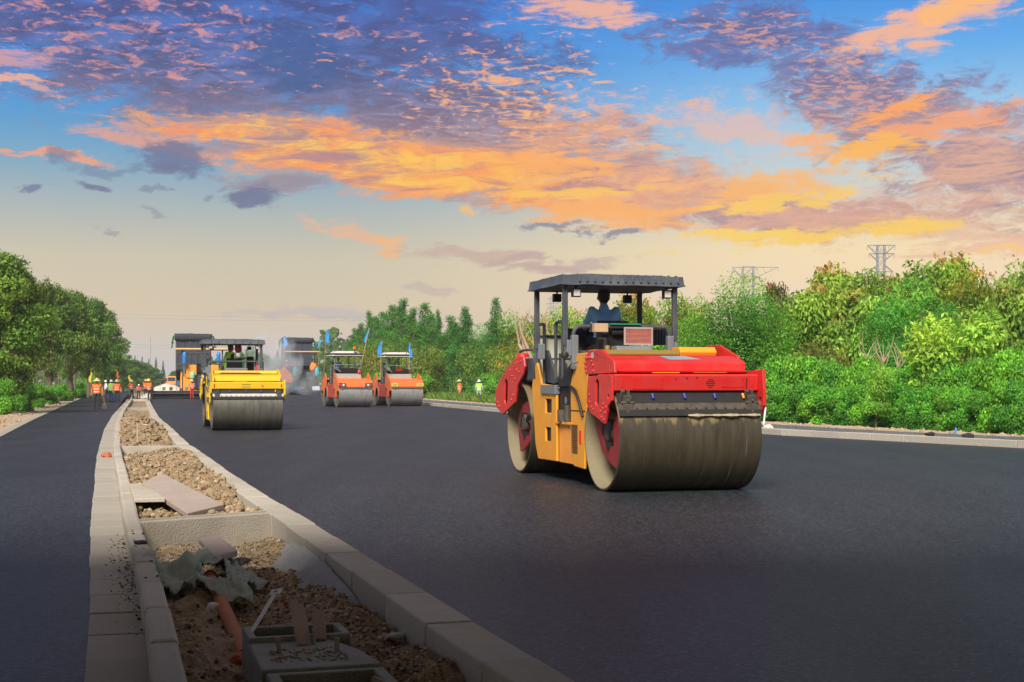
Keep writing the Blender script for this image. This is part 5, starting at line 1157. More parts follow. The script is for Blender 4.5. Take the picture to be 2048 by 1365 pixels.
o.location = yel.matrix_basis @ Vector((-.12, -.5, 2.80)); tag(o, 'dark red cloth hanging under the canopy of the yellow roller', 'cloth')

# ------------------------------------------------------------------ pavers, tipping lorries
M_pav = mat('paver_orange', (.80, .33, .03), .45, dirt=(.4, .22, .08), damt=.3)
M_tarp = mat('dark_tarp', (.045, .055, .075), .8, var=.15, scale=.8, bump=.8, bscale=3)
M_net = mat('green_net', (.02, .25, .13), .9, var=.2, scale=2)
M_bluep = mat('blue_bottle', (.02, .22, .62), .3, var=.1)
def lorry_bed(loc, w_, h0, h1, label):
    root = empty('tipping_lorry', loc); tag(root, label, 'lorry', 'tipping lorries feeding the pavers')
    hw = w_/2
    MB().prism([(0, h0), (-.25, h1), (.6, h1+.15), (5.0, h0-.2), (4.6, h0-1.0)], 'x', -hw, hw).build('raised_bed', M_tarp, root, bevel=.08)
    mb = MB(); n = 14; vs = []
    for i in range(n+1):
        for j in range(5):
            x = -hw-.1+(w_+.2)*i/n; z = h1+.18-.16*j+.10*mn.noise(Vector((x*1.6, j, 2))); y = -.34-.10*math.sin(j/4*math.pi)-.05*(j % 2); vs.append((x, y, z))
    mb.add(vs, [(i*5+j, i*5+j+1, (i+1)*5+j+1, (i+1)*5+j) for i in range(n) for j in range(4)]); o = mb.build('rolled_tarp', mat('tarp_edge', (.03, .035, .045), .8, bump=.6, bscale=5), root, smooth=50); s_ = o.modifiers.new('t', 'SOLIDIFY'); s_.thickness = .15
    for s in (-1, 1):
        mb = MB(); n = 8; vs = []
        for i in range(n+1):
            for j in range(6):
                a = i/n; y = -.3+1.2*a; z = h1-.02-.25*j*(.7+.3*math.sin(a*5))*(1-.3*a); x = s*(hw+.06+.16*abs(math.sin(j*1.3+i*.8))+.16*j/5); vs.append((x, y, z))
        mb.add(vs, [(i*6+j, i*6+j+1, (i+1)*6+j+1, (i+1)*6+j) for i in range(n) for j in range(5)]); o = mb.build('net_flap', M_net, root, smooth=60); s_ = o.modifiers.new('t', 'SOLIDIFY'); s_.thickness = .04
    for k in range(6):
        xx = -hw+.12+(w_-.24)*k/5; MB().prism([(-.06, h0), (-.31, h1-.1), (-.22, h1-.1), (.03, h0)], 'x', xx-.07, xx+.07).build('bed_rib', M_dgr, root)
    for zz in (h0+.5, (h0+h1)/2): yy = -.25*(zz-h0)/(h1-h0); MB().bx(-hw+.05, hw-.05, yy-.05, yy+.02, zz-.06, zz+.06).build('bed_rail', M_dgr, root)
    MB().bx(-hw+.1, hw-.1, 2.2, 7.5, .8, 1.2).build('chassis', M_dgr, root)
    MB().bx(-hw, hw, 5.6, 7.6, 1.1, 3.4).build('cab', mat('lorry_cab', (.03, .16, .30), .4), root, bevel=.1)
    for x in (-hw+.2, hw-.2):
        for y in (2.9, 4.1, 6.8): MB().cyl((x-.15, y, .52), (x+.15, y, .52), .52, n=20).build('wheel', M_rub, root, smooth=40)
    MB().tube([(0, 3.5, 1.2), (0, 3.2, h0)], .12, 8).build('tipping_ram', M_mgr, root)
    return root
def paver(label, wid, col, height, extra=0):
    root = empty('asphalt_paver'); tag(root, label, 'paver', 'asphalt pavers'); hw = wid/2
    MB().prism([(-.5, .02), (-.55, .42), (-.2, .62), (.3, .62), (.3, .02)], 'x', -hw, hw).build('screed', M_blk, root, bevel=.02)
    MB().bx(-hw, hw, -.75, -.5, .40, .46).build('screed_walkway', M_dgr, root)
    for s in (-1, 1): MB().box((s*hw, -.1, .45), (.10, 1.1, .85)).build('end_plate', M_blk, root, bevel=.02)
    MB().bx(-1.3, 1.3, .5, 5.2, .55, 1.9).build('tractor_body', col, root, bevel=.05)
    for s in (-1, 1):
        MB().prism([(.8, .0), (.5, .3), (.9, .62), (4.4, .62), (4.8, .3), (4.4, .0)], 'x', s*1.15-.2, s*1.15+.2).build('crawler_track', M_rub, root, bevel=.03)
        MB().prism([(4.6, .4), (4.6, 1.6), (6.6, 2.1), (6.6, .5)], 'x', s*1.5-.06 if s > 0 else s*1.5-.06, s*1.5+.06).build('hopper_wall', col, root)
        MB().tube([(s*1.45, -.3, .6), (s*1.5, 2.8, .75)], .09, 6).build('screed_arm', M_dgr, root)
        MB().box((s*.75, .6, 2.1), (.7, .4, 1.0)).build('side_cabinet', col, root, bevel=.03)
        MB().tube(ipath([(s*1.25, .2, 1.9), (s*1.25, .2, 2.9), (s*1.2, .8, 2.95), (s*1.2, 1.6, 2.95), (s*1.2, 1.6, 1.9)], 3), .035, 6).build('hand_rail', M_mgr, root)
        MB().box((s*.5, .42, 1.3), (.35, .08, 1.1)).build('control_box', M_blk, root, bevel=.02)
    MB().bx(-.4, .4, .42, .5, .7, 1.9).build('radiator_grille', M_blk, root)
    for i in range(6): MB().bx(-.36, .36, .405, .42, .85+.17*i, .90+.17*i).build('grille_bar', M_mgr, root)
    for x in (-1.35, 1.35):
        for y in (.3, 2.6): MB().cyl((x, y, 1.9), (x, y, height), .045, n=8).build('roof_post', M_dgr, root)
    MB().box((0, 1.4, height+.06), (3.6, 3.0, .13)).build('roof', mat('roof_edge', (.72, .42, .16), .5), root, bevel=.04)
    MB().bx(-.5, .1, 1.4, 1.9, 1.95, 2.7).build('operator_seat', M_blk, root, bevel=.05)
    for k in range(5): a = rng.uniform(-hw+.3, hw-.3); MB().box((a, -.1, .78), (.22, .22, .25)).build('screed_box', [M_mgr, M_dgr, M_pav][k % 3], root, bevel=.02)
    for s in (-1, 1): MB().tube([(s*(hw-.5), -.6, .5), (s*(hw-.5), -.6, 1.45), (s*(hw-1.6), -.6, 1.45), (s*(hw-1.6), -.6, .5)], .02, 5).build('screed_rail', M_mgr, root)
    return root
Y1 = 123.; X1 = (398-1024)/FPX*Y1
pv1 = paver('orange asphalt paver with dark flat roof, behind the yellow roller', 6.6, M_pav, 3.75); pv1.location = (X1+.3, Y1, 0); pv1.rotation_euler.z = R(12); pv1.scale = (1.28, 1, 1.15)
for (u, v0, v1, wpx) in ((369, 705, 728, 9), (437, 705, 728, 9)):
    o = MB().lathe([(.001, 0), (.16, .02), (.18, .1), (.165, .35), (.18, .5), (.18, .85), (.12, 1.0), (.05, 1.05), (.001, 1.05)], (0, 0, 0), 'z', 14).build('water_bottle', M_bluep, smooth=40); o.location = atY(u, v1, Y1-.4); tag(o, 'blue water bottle hung on the %s end of the first paver roof' % ('left' if u < 400 else 'right'), 'bottle')
tb1 = lorry_bed((X1-1.9, Y1+6.2, 0), 3.2, 2.6, 5.75, 'tipping lorry with raised dark bed and green nets, behind the yellow roller'); tb1.rotation_euler.z = R(12)
Y2 = 161.; X2 = (600-1024)/FPX*Y2
pv2 = paver('grey asphalt paver with thin amber roof standing in steam between the rollers', 7.2, M_dgr, 4.9); pv2.location = (X2+.3, Y2, 0); pv2.rotation_euler.z = R(12); pv2.scale = (1.15, 1, 1)
tb2 = lorry_bed((X2-1.3, Y2+6.4, 0), 3.6, 3.4, 6.6, 'tipping lorry with raised dark bed and green nets, behind the steaming paver'); tb2.rotation_euler.z = R(12)
M_teal = mat('teal_gas', (.03, .36, .42), .35); M_orc = mat('orange_cover', (.8, .2, .03), .7)
for i, (u, v) in enumerate(((590, 752), (634, 752))):
    o = MB().lathe([(.001, 0), (.26, .02), (.28, .1), (.28, .75), (.16, .95), (.06, 1.0), (.06, 1.1), (.001, 1.1)], (0, 0, 0), 'z', 16).build('gas_cylinder', M_teal, smooth=40); o.location = atY(u, v, Y2-.6); tag(o, '%s of the two teal gas cylinders on the steaming paver' % ('left' if i == 0 else 'right'), 'gas cylinder')
o = stone('orange_cover', atY(627, 736, Y2-.5), .42, M_orc, 'orange cloth bundle above the right teal gas cylinder', 'cover', 31, flat=1.3)
o = MB().prism([(-.9, 0), (1.2, .2), (.9, 1.2), (.1, 2.1), (-.5, 1.6)], 'y', -.5, .5).build('orange_guard', M_orc, bevel=.15); o.location = atY(568, 770, Y2-.3); tag(o, 'orange sheet metal guard at the left side of the steaming paver', 'guard')
for u, c, lab in ((596, mat('blue_board', (.03, .26, .62), .5), 'bright blue board on the screed of the steaming paver'), (632, mat('pale_board', (.62, .60, .78), .5), 'pale board with a yellow top on the right of the screed')):
    o = MB().bx(-.42, .42, -.03, .03, 0, .45).build('board', c, bevel=.01); o.location = atY(u, 781, Y2-.95); tag(o, lab, 'board')
for i, (u, v, c, h_, lab) in enumerate(((573, 742, (.55, .08, .06), M_wh, 'worker in a red top high on the left side of the steaming paver'), (549, 757, (.03, .06, .10), M_wh, 'worker in dark clothes left of the steaming paver'))):
    person(lab, atY(u, v+14 if i else v+8, Y2-.2 if i == 0 else Y2-1.5)*1.0, R(160), S1, dict(torso=fabric('top%d' % i, c), leg=M_dark), None, 'white', 'crew on the pavers', 1.0, .03)
bpy.data.materials['top0'].name = 'red_top'; bpy.data.materials['top1'].name = 'navy_top'
# machines and cars far down the road
def far_truck(u, v, wpx, hpx, Y, col, label, cat='truck'):
    root = empty('works_truck', atY(u, v, Y)); s = Y/FPX; W, Hh = wpx*s, hpx*s; root.location.z = 0
    tag(root, label, cat)
    MB().prism([(0, .35*Hh), (0, Hh*.98), (.3, Hh), (2.2, Hh), (2.3, .35*Hh)], 'x', -W/2, W/2).build('cab', col, root, bevel=.05)
    MB().bx(-W*.42, W*.42, -.06, .02, Hh*.60, Hh*.88).build('windscreen', mat('dark_glass', (.03, .04, .06), .1), root)
    MB().bx(-W/2, W/2, -.12, .0, Hh*.14, Hh*.34).build('bumper', M_mgr, root)
    for x in (-W*.38, W*.38): MB().cyl((x-.15, .9, .5), (x+.15, .9, .5), .5, n=14).build('wheel', M_rub, root); MB().bx(x-.15, x+.15, -.14, -.10, Hh*.22, Hh*.3).build('headlight', M_lens, root)
    return root
far_truck(343, 772, 17, 24, 330, M_pav, 'amber works truck far down the road, left of the first paver')
far_truck(330, 770, 9, 20, 380, M_org, 'small orange machine far down the road beside the amber truck', 'machine')
far_truck(357, 770, 9, 16, 400, mat('white_vehicle', (.7, .72, .75), .4), 'small pale car far down the road right of the amber truck', 'car')
o = strip_mesh('gravel_heap', lambda y: -31.8-2.2, lambda y: -31.8+2.4, 126, 131, 14, 16, lambda x, y, q: .02+1.3*math.sin(q*math.pi)*math.sin((y-126)/5*math.pi)+.12*mn.noise(Vector((x*2, y*2, 0))), M_peb[1], kind='stuff'); tag(o, 'pale gravel heap beside the first paver', 'heap')

# ------------------------------------------------------------------ flags
def flag(u0, v0, u1, v1, Y, wpx, col, label, group=None, pole=None, seed=0):
    """a limp flag hanging from its pole; (u1,v1) is the top"""
    root = empty('flag', (0, 0, 0)); tag(root, label, 'flag', group)
    top = atY(u1, v1, Y); bot = atY(u0, v0, Y); W = wpx/FPX*Y; mb = MB(); n = 14; vs = []
    for i in range(n+1):
        q = i/n; c = top+(bot-top)*q
        for j in range(6):
            a = j/5-.5; ww = W*(.35+.65*math.sin(min(1, q*1.3)*math.pi*.55))*(1 if q < .9 else .7)
            vs.append((c.x+a*ww+.18*W*math.sin(q*6+seed), c.y+.12*W*math.sin(j*1.9+q*7+seed), c.z+.05*W*math.sin(j*2.+seed)))
    mb.add(vs, [(i*6+j, i*6+j+1, (i+1)*6+j+1, (i+1)*6+j) for i in range(n) for j in range(5)]); o = mb.build('cloth', col, root, smooth=80); s_ = o.modifiers.new('t', 'SOLIDIFY'); s_.thickness = .012
    if pole:
        p = atY(pole[0], pole[1], Y); MB().cyl(p, top+(top-p).normalized()*.05, .03, n=6).build('pole', M_wood, root)
    return root
M_fb = mat('blue_flag', (.02, .28, .75), .7, var=.25, scale=1.2); M_fy = mat('yellow_flag', (.85, .62, .02), .7); M_fr = mat('red_flag', (.75, .06, .04), .7)
gf = 'flags on bamboo poles'
flag(730, 687, 738, 658, 83.5, 5, M_fb, 'blue flag on the pole at the right side of the beacon roller', gf, (724, 725), 1)
flag(757, 713, 763, 684, 86.0, 8, M_fb, 'blue flag on the pole left of the roller with yellow framed lights', gf, (761, 760), 2)
flag(821, 717, 820, 688, 87.0, 6, M_fb, 'blue flag at the right end of the farther white canopy', gf, (818, 740), 3)
flag(570, 697, 570, 672, 160.6, 8, M_fb, 'blue flag in front of the left net of the steaming lorry', gf, (566, 745), 4)
flag(638, 696, 640, 674, 160.6, 4, M_fb, 'narrow blue flag just right of the steaming lorry', gf, (636, 745), 5)
flag(658, 688, 652, 660, 160.6, 7, M_fb, 'highest blue flag, flying right of the steaming lorry', gf, (648, 745), 6)
flag(181, 766, 182, 745, 104, 6, M_fy, 'yellow flag at the left edge of the lane, beside the lone worker', gf, (182, 790), 7)
flag(236, 757, 235, 744, 104, 4, M_fr, 'small red flag behind the worker with the straw hat on the lane', gf, (236, 790), 8)
flag(259, 762, 259, 751, 118, 4, M_fy, 'small yellow flag left of the workers on the median', gf, (261, 790), 9)

# ------------------------------------------------------------------ pylons and wires
M_steel = mat('pylon_steel', (.2, .24, .3), .6, .2, var=.05)
def strut(mb, a, b, r): mb.cyl(a, b, r, n=4)
def pylon(u, vtop, Y, arms, label, hw_top=.9, hw_bot=3.2, r=.10):
    base = atY(u, VH, Y); root = empty('pylon', (base.x, Y, 0)); tag(root, label, 'pylon', 'pylons beyond the trees'); Hh = HCAM+(VH-vtop)/FPX*Y
    mb = MB(); n = 12; hw = lambda z: hw_bot+(hw_top-hw_bot)*min(1, z/(Hh*.75))
    for i in range(n):
        z0, z1 = Hh*i/n, Hh*(i+1)/n; a, b = hw(z0), hw(z1)
        for sx, sy in ((-1, -1), (1, -1), (1, 1), (-1, 1)): strut(mb, (sx*a, sy*a, z0), (sx*b, sy*b, z1), r)
        for (p, q) in (((-1, -1), (1, -1)), ((1, -1), (1, 1)), ((1, 1), (-1, 1)), ((-1, 1), (-1, -1))):
            strut(mb, (p[0]*a, p[1]*a, z0), (q[0]*b, q[1]*b, z1), r*.6); strut(mb, (q[0]*a, q[1]*a, z0), (p[0]*b, p[1]*b, z1), r*.6); strut(mb, (p[0]*b, p[1]*b, z1), (q[0]*b, q[1]*b, z1), r*.6)
    o = mb.build('lattice_mast', M_steel, root)
    for v, l, rr_, dz in arms:
        z = HCAM+(VH-v)/FPX*Y; mb = MB()
        for s, L_ in ((-1, l/FPX*Y), (1, rr_/FPX*Y)):
            for y in (-.8, .8): strut(mb, (0, y, z), (s*L_, 0, z+.0), r); strut(mb, (s*hw_top, y, z-dz), (s*L_, 0, z), r)
            for k in (1, 2, 3): strut(mb, (s*L_*k/4, 0, z), (s*(hw_top+(L_-hw_top)*k/4), 0, z-dz*(1-k/4)), r*.5)
            strut(mb, (s*L_, 0, z), (s*L_, 0, z-1.2), r*.8)
        mb.build('cross_arm', M_steel, root)
    return root
pylon(1762, 491, 360, [(491, 27, 28, 2.4), (507.5, 24, 26, 1.8), (544, 28, 24, -1.6)], 'tall lattice pylon with three cross arms rising above the right-hand trees')
pylon(1496, 534, 420, [(535, 31, 60, 3.5)], 'pylon with one long lopsided cross arm left of the tall pylon', hw_top=1.6)
pylon(1104, 593, 900, [(597, 8, 8, 3), (607, 12, 12, 3), (616, 10, 10, 3)], 'small distant pylon seen under the canopy of the big roller', r=.16)
def wire(a, b, sag, r, label, group):
    pts = [a+(b-a)*(i/16)-Vector((0, 0, sag*4*(i/16)*(1-i/16))) for i in range(17)]
    o = MB().tube(pts, r, 4).build('power_line', M_steel); tag(o, label, 'power line', group); return o
for v, i in ((629, 0), (636, 1), (689, 2), (694, 3)):
    wire(atY(190, v-2, 420), atY(900, v+3, 420), .8, .045, ['upper one of the high pair of wires', 'lower one of the high pair of wires', 'upper one of the low pair of wires', 'lower one of the low pair of wires'][i]+' crossing the sky behind the lorries', 'wires crossing the sky')
pl = MB().cyl((0, 0, 0), (0, 0, 11), .14, .10, 8).build('utility_pole', MATS['grey_wood']); pl.location = (atY(300, VH, 300).x, 300, 0); tag(pl, 'slim pale pole standing before the far trees left of the road', 'pole')
# ------------------------------------------------------------------ trees, bushes, hedge
def leaf_mat(name, trans=.35, rough=.55):
    m = bpy.data.materials.new(name); m.use_nodes = True; nt = m.node_tree; N = nt.nodes; L = nt.links; b = N['Principled BSDF']; out = N['Material Output']
    at_ = N.new('ShaderNodeAttribute'); at_.attribute_name = 'Col'; oi = N.new('ShaderNodeObjectInfo')
    mx = N.new('ShaderNodeMix'); mx.data_type = 'RGBA'; mx.blend_type = 'MULTIPLY'; mx.inputs[0].default_value = 1; L.new(at_.outputs['Color'], mx.inputs[6]); L.new(oi.outputs['Color'], mx.inputs[7])
    L.new(mx.outputs[2], b.inputs['Base Color']); b.inputs['Roughness'].default_value = rough; b.inputs['Specular IOR Level'].default_value = .3
    t = N.new('ShaderNodeBsdfTranslucent'); hs = N.new('ShaderNodeHueSaturation'); hs.inputs['Hue'].default_value = .485; hs.inputs['Value'].default_value = 1.5; L.new(mx.outputs[2], hs.inputs['Color']); L.new(hs.outputs[0], t.inputs[0])
    ms = N.new('ShaderNodeMixShader'); ms.inputs[0].default_value = trans; L.new(b.outputs[0], ms.inputs[1]); L.new(t.outputs[0], ms.inputs[2]); L.new(ms.outputs[0], out.inputs[0]); return m
M_leaf = leaf_mat('leaf'); M_bark = mat('bark', (.14, .10, .07), .95, var=.3, scale=5, bump=.8, bscale=12, stretch=(1, 1, .3)); M_barkp = mat('pale_bark', (.42, .30, .19), .9, var=.2, scale=4, bump=.6, bscale=12, stretch=(1, 1, .3))
#G1, G2 = (.060, .150, .018), (.140, .270, .030)      # deep and fresh leaf colours
def leaves(name, pts, size, c0, c1, seed=1, aspect=.55, droop=.3, extra=None, nrm=None):
    """one kite-shaped folded leaf per point"""
    r = np.random.default_rng(seed); n = len(pts); pts = np.asarray(pts)
    d = r.normal(size=(n, 3)); d[:, 2] -= droop; d /= np.linalg.norm(d, axis=1)[:, None]
    q = r.normal(size=(n, 3)); q[:, 2] += .8
    if nrm is not None: q = q*.6+nrm*1.2
    s = np.cross(d, q); s /= np.linalg.norm(s, axis=1)[:, None]+1e-9; up = np.cross(s, d)
    L_ = size*r.uniform(.6, 1.35, n)[:, None]; W = L_*aspect
    V = np.empty((n, 4, 3)); V[:, 0] = pts; V[:, 1] = pts+d*L_*.5+s*W*.5+up*L_*.1; V[:, 2] = pts+d*L_; V[:, 3] = pts+d*L_*.5-s*W*.5+up*L_*.1
    me = bpy.data.meshes.new(name); me.vertices.add(n*4); me.vertices.foreach_set('co', V.ravel())
    F = np.arange(n*4, dtype=np.int32).reshape(n, 4); T = np.stack([F[:, [0, 1, 2]], F[:, [0, 2, 3]]], 1).reshape(-1, 3)
    me.loops.add(T.size); me.loops.foreach_set('vertex_index', T.ravel()); me.polygons.add(len(T)); me.polygons.foreach_set('loop_start', np.arange(0, T.size, 3, dtype=np.int32)); me.polygons.foreach_set('loop_total', np.full(len(T), 3, dtype=np.int32))
    k = r.random(n)**1.2; k = k[:, None]; c = (np.array(c0)*(1-k)+np.array(c1)*k)*1.5
    if extra is not None:
        m_, col_ = extra; c = np.where(m_[:, None], np.array(col_)*r.uniform(.7, 1.2, (n, 1)), c)
    a = me.color_attributes.new('Col', 'FLOAT_COLOR', 'POINT'); C = np.ones((n, 4, 4)); C[:, :, :3] = c[:, None, :]; a.data.foreach_set('color', C.ravel())
    me.materials.append(M_leaf); me.update(calc_edges=True); return me
def lobes(r, K, rad, zc, hz, lobe_r, shape='round'):
    out = []
    for i in range(K):
        u = r.normal(size=3); u /= np.linalg.norm(u); q = r.random()**.45
        p = np.array([u[0]*rad*q, u[1]*rad*q, zc+u[2]*hz*q]); out.append((p, lobe_r*r.uniform(.55, 1.25)))
    return out
def fill(r, LB, n, flat=.75, hollow=.55, core=None):
    P = []; Nn = []; w = np.array([l[1]**2 for l in LB]); w /= w.sum(); k = r.choice(len(LB), n, p=w)
    u = r.normal(size=(n, 3)); u /= np.linalg.norm(u, axis=1)[:, None]; rad = hollow+(1-hollow)*r.random(n)**.6
    rad *= 1+.16*np.sin(u[:, 0]*7+k)+.12*np.sin(u[:, 2]*9+k*2)
    c = np.array([l[0] for l in LB])[k]; s = np.array([l[1] for l in LB])[k]
    # sprays: pull points to short twigs
    P = c+u*(s*rad)[:, None]*np.array([1, 1, flat]); cl = r.normal(size=(n, 3))*.05*s[:, None]; return P+cl, u, k
def trunk_mesh(name, h_, r0, LB, m, seed, nl=10, base=.3):
    r = random.Random(seed); mb = MB(); lean = (r.uniform(-.15, .15), r.uniform(-.15, .15))
    tr = [(lean[0]*h_*q*q*.5+r.uniform(-.03, .03)*h_*.3*q, lean[1]*h_*q*q*.5, h_*q) for q in (0, .15, .3, .5, .7, .9)]
    mb.tube(ipath(tr, 3), [r0*(1.25-1.05*i/15) for i in range(16)], 8)
    for p, s in (LB if len(LB) <= nl else r.sample(LB, nl)):
        z = min(h_*.85, max(h_*base, p[2]*r.uniform(.45, .75))); k = z/h_; st = Vector((lean[0]*h_*k*k*.5, lean[1]*h_*k*k*.5, z)); e = Vector(p); mid = (st+e)/2+Vector((r.uniform(-.1, .1), r.uniform(-.1, .1), r.uniform(-.1, .25)))*h_*.12
        pts = ipath([st, mid, e], 4); mb.tube(pts, [r0*.45*(1-.85*i/(len(pts)-1)) for i in range(len(pts))], 5)
    me = bpy.data.meshes.new(name); me.from_pydata(mb.v, [], mb.f); me.materials.append(m); me.shade_smooth(); return me
PROTO = {}
def proto(kind, seed, h_, w_, n, leaf, c0, c1, K=26, lr=.26, style='round', bark=None, aspect=.55, droop=.3, hollow=.5, base=.25, r0=None, flower=None):
    r = np.random.default_rng(seed); rad = w_/2
    if style == 'round': LB = lobes(r, K, rad*.78, h_*(.5+base/2), h_*(.5-base/2)*.86, rad*lr*1.6)
    elif style == 'tall': LB = lobes(r, K, rad*.75, h_*(.5+base/2), h_*(.5-base/2)*.92, rad*lr*1.5)
    elif style == 'cone':
        LB = []
        for i in range(K):
            q = (i+r.random())/K; z = h_*(base+(1-base)*q); rr = rad*(1-q)**.8*r.uniform(.35, 1.0)+.05; a = r.uniform(0, 6.28); LB.append((np.array([rr*math.cos(a), rr*math.sin(a), z]), (rad*.40*(1-q*.8)+.12)*r.uniform(.7, 1.2)))
        LB.append((np.array([0, 0, h_*.97]), .16))
    elif style == 'dome':
        LB = lobes(r, K, rad*.8, h_*.38, h_*.55, rad*lr*1.6); LB = [(np.array([p[0], p[1], max(.15, p[2])]), s) for p, s in LB]
    P, Nn, k = fill(r, LB, n, hollow=hollow); P[:, 2] = np.maximum(P[:, 2], .04+.1*r.random(n))
    ex = None
    if flower: zt = np.array([l[0][2]+.5*l[1] for l in LB])[k]; g = r.random(len(LB))[k] < flower[0]; ex = ((P[:, 2] > zt-.02*h_) & g & (r.random(n) < .85), flower[1])
    hue = r.uniform(.62, 1.4, len(LB))[k]
    me = leaves(kind+'_crown', P, leaf, c0, c1, seed, aspect, droop, ex, Nn)
    a = me.color_attributes['Col']; C = np.zeros(n*16); a.data.foreach_get('color', C); C = C.reshape(n, 4, 4); C[:, :, :3] *= hue[:, None, None]; C[:, :, 0] *= r.uniform(.85, 1.2, len(LB))[k][:, None]; a.data.foreach_set('color', C.ravel())
    tm = trunk_mesh(kind+'_trunk', h_*.9, r0 or h_*.022, LB, bark or M_bark, seed, base=base)
    hh = float(np.percentile(P[:, 2], 99.3)); ww = 2*float(np.percentile(np.hypot(P[:, 0], P[:, 1]), 96))
    PROTO.setdefault(kind, []).append((me, tm, hh, ww))
for s in (1, 2): proto('fine', s, 6, 5.2, 34000, .12, (.050, .16, .016), (.13, .30, .03), K=44, lr=.23, base=.05, hollow=.6, aspect=.42)
for s in (3, 4): proto('broad', s, 6, 4.8, 11500, .27, (.085, .18, .02), (.26, .38, .05), K=28, lr=.24, base=.1, aspect=.5, droop=.7, flower=(.14, (.50, .36, .09)))
proto('flower', 5, 6, 5, 15000, .17, (.075, .15, .018), (.17, .27, .03), K=40, lr=.24, base=.05, aspect=.5, flower=(.5, (.58, .34, .04)))
for s in (6, 7): proto('conifer', s, 9, 5.4, 20000, .22, (.028, .11, .016), (.07, .20, .025), K=70, style='cone', base=.03, aspect=.3, droop=.5)
for s in (8, 9): proto('tall', s, 10, 5.5, 24000, .22, (.045, .10, .015), (.13, .22, .03), K=46, lr=.24, style='tall', base=.12, aspect=.55)
proto('dim', 10, 8, 3.2, 9000, .17, (.07, .085, .03), (.13, .13, .05), K=26, style='tall', base=.3, aspect=.35, r0=.12)
for s in (11, 12): proto('bush', s, 2.6, 3.6, 13000, .15, (.045, .15, .016), (.15, .34, .028), K=19, lr=.27, style='dome', aspect=.75, hollow=.72, droop=.6)
proto('olive', 13, 3.2, 4.4, 13000, .15, (.07, .13, .018), (.20, .27, .035), K=28, lr=.28, style='dome', aspect=.5, flower=(.25, (.46, .28, .03)))
proto('yellowleaf', 14, 4.2, 4.2, 5200, .22, (.13, .26, .03), (.30, .42, .05), K=15, lr=.22, base=.2, aspect=.42, droop=.5)
def tree(kind, u, vtop, Y, wpx, label, cat='tree', group=None, tint=(1, 1, 1), idx=None, name=None, z0=0.04):
    me, tm, h_, w_ = PROTO[kind][idx if idx is not None else rng.randrange(len(PROTO[kind]))]
    H_ = HCAM+(VH-vtop)/FPX*Y-z0; W_ = wpx/FPX*Y
    root = empty(name or {'conifer': 'conifer_tree', 'bush': 'bush', 'olive': 'bush', 'yellowleaf': 'young_tree', 'broad': 'broadleaf_tree', 'fine': 'broadleaf_tree', 'flower': 'flowering_tree', 'tall': 'roadside_tree', 'dim': 'slender_tree'}[kind], ((u-1024)/FPX*Y, Y, z0), rng.uniform(0, 6.28), (W_/w_, W_/w_, H_/h_*.97))
    tag(root, label, cat, group)
    t_ = bpy.data.objects.new('trunk', tm); COL.objects.link(t_); t_.parent = root
    c_ = bpy.data.objects.new('crown', me); COL.objects.link(c_); c_.parent = root; c_.color = (*tint, 1); return root
ORD = ['first', 'second', 'third', 'fourth', 'fifth', 'sixth', 'seventh', 'eighth', 'ninth', 'tenth', 'eleventh', 'twelfth', 'thirteenth', 'fourteenth', 'fifteenth', 'sixteenth', 'seventeenth', 'eighteenth', 'nineteenth', 'twentieth', 'twenty-first', 'twenty-second', 'twenty-third', 'twenty-fourth']
def number_rows():
    G_ = {}
    for o in bpy.data.objects:
        if o.get('label') and not o.parent: G_.setdefault((o.get('group'), o['label']), []).append(o)
    for (g, l), v in G_.items():
        if len(v) > 1:
            v.sort(key=lambda o: o.location.x/o.location.y)
            for i, o in enumerate(v): o['label'] = ORD[i]+' from the left: '+l
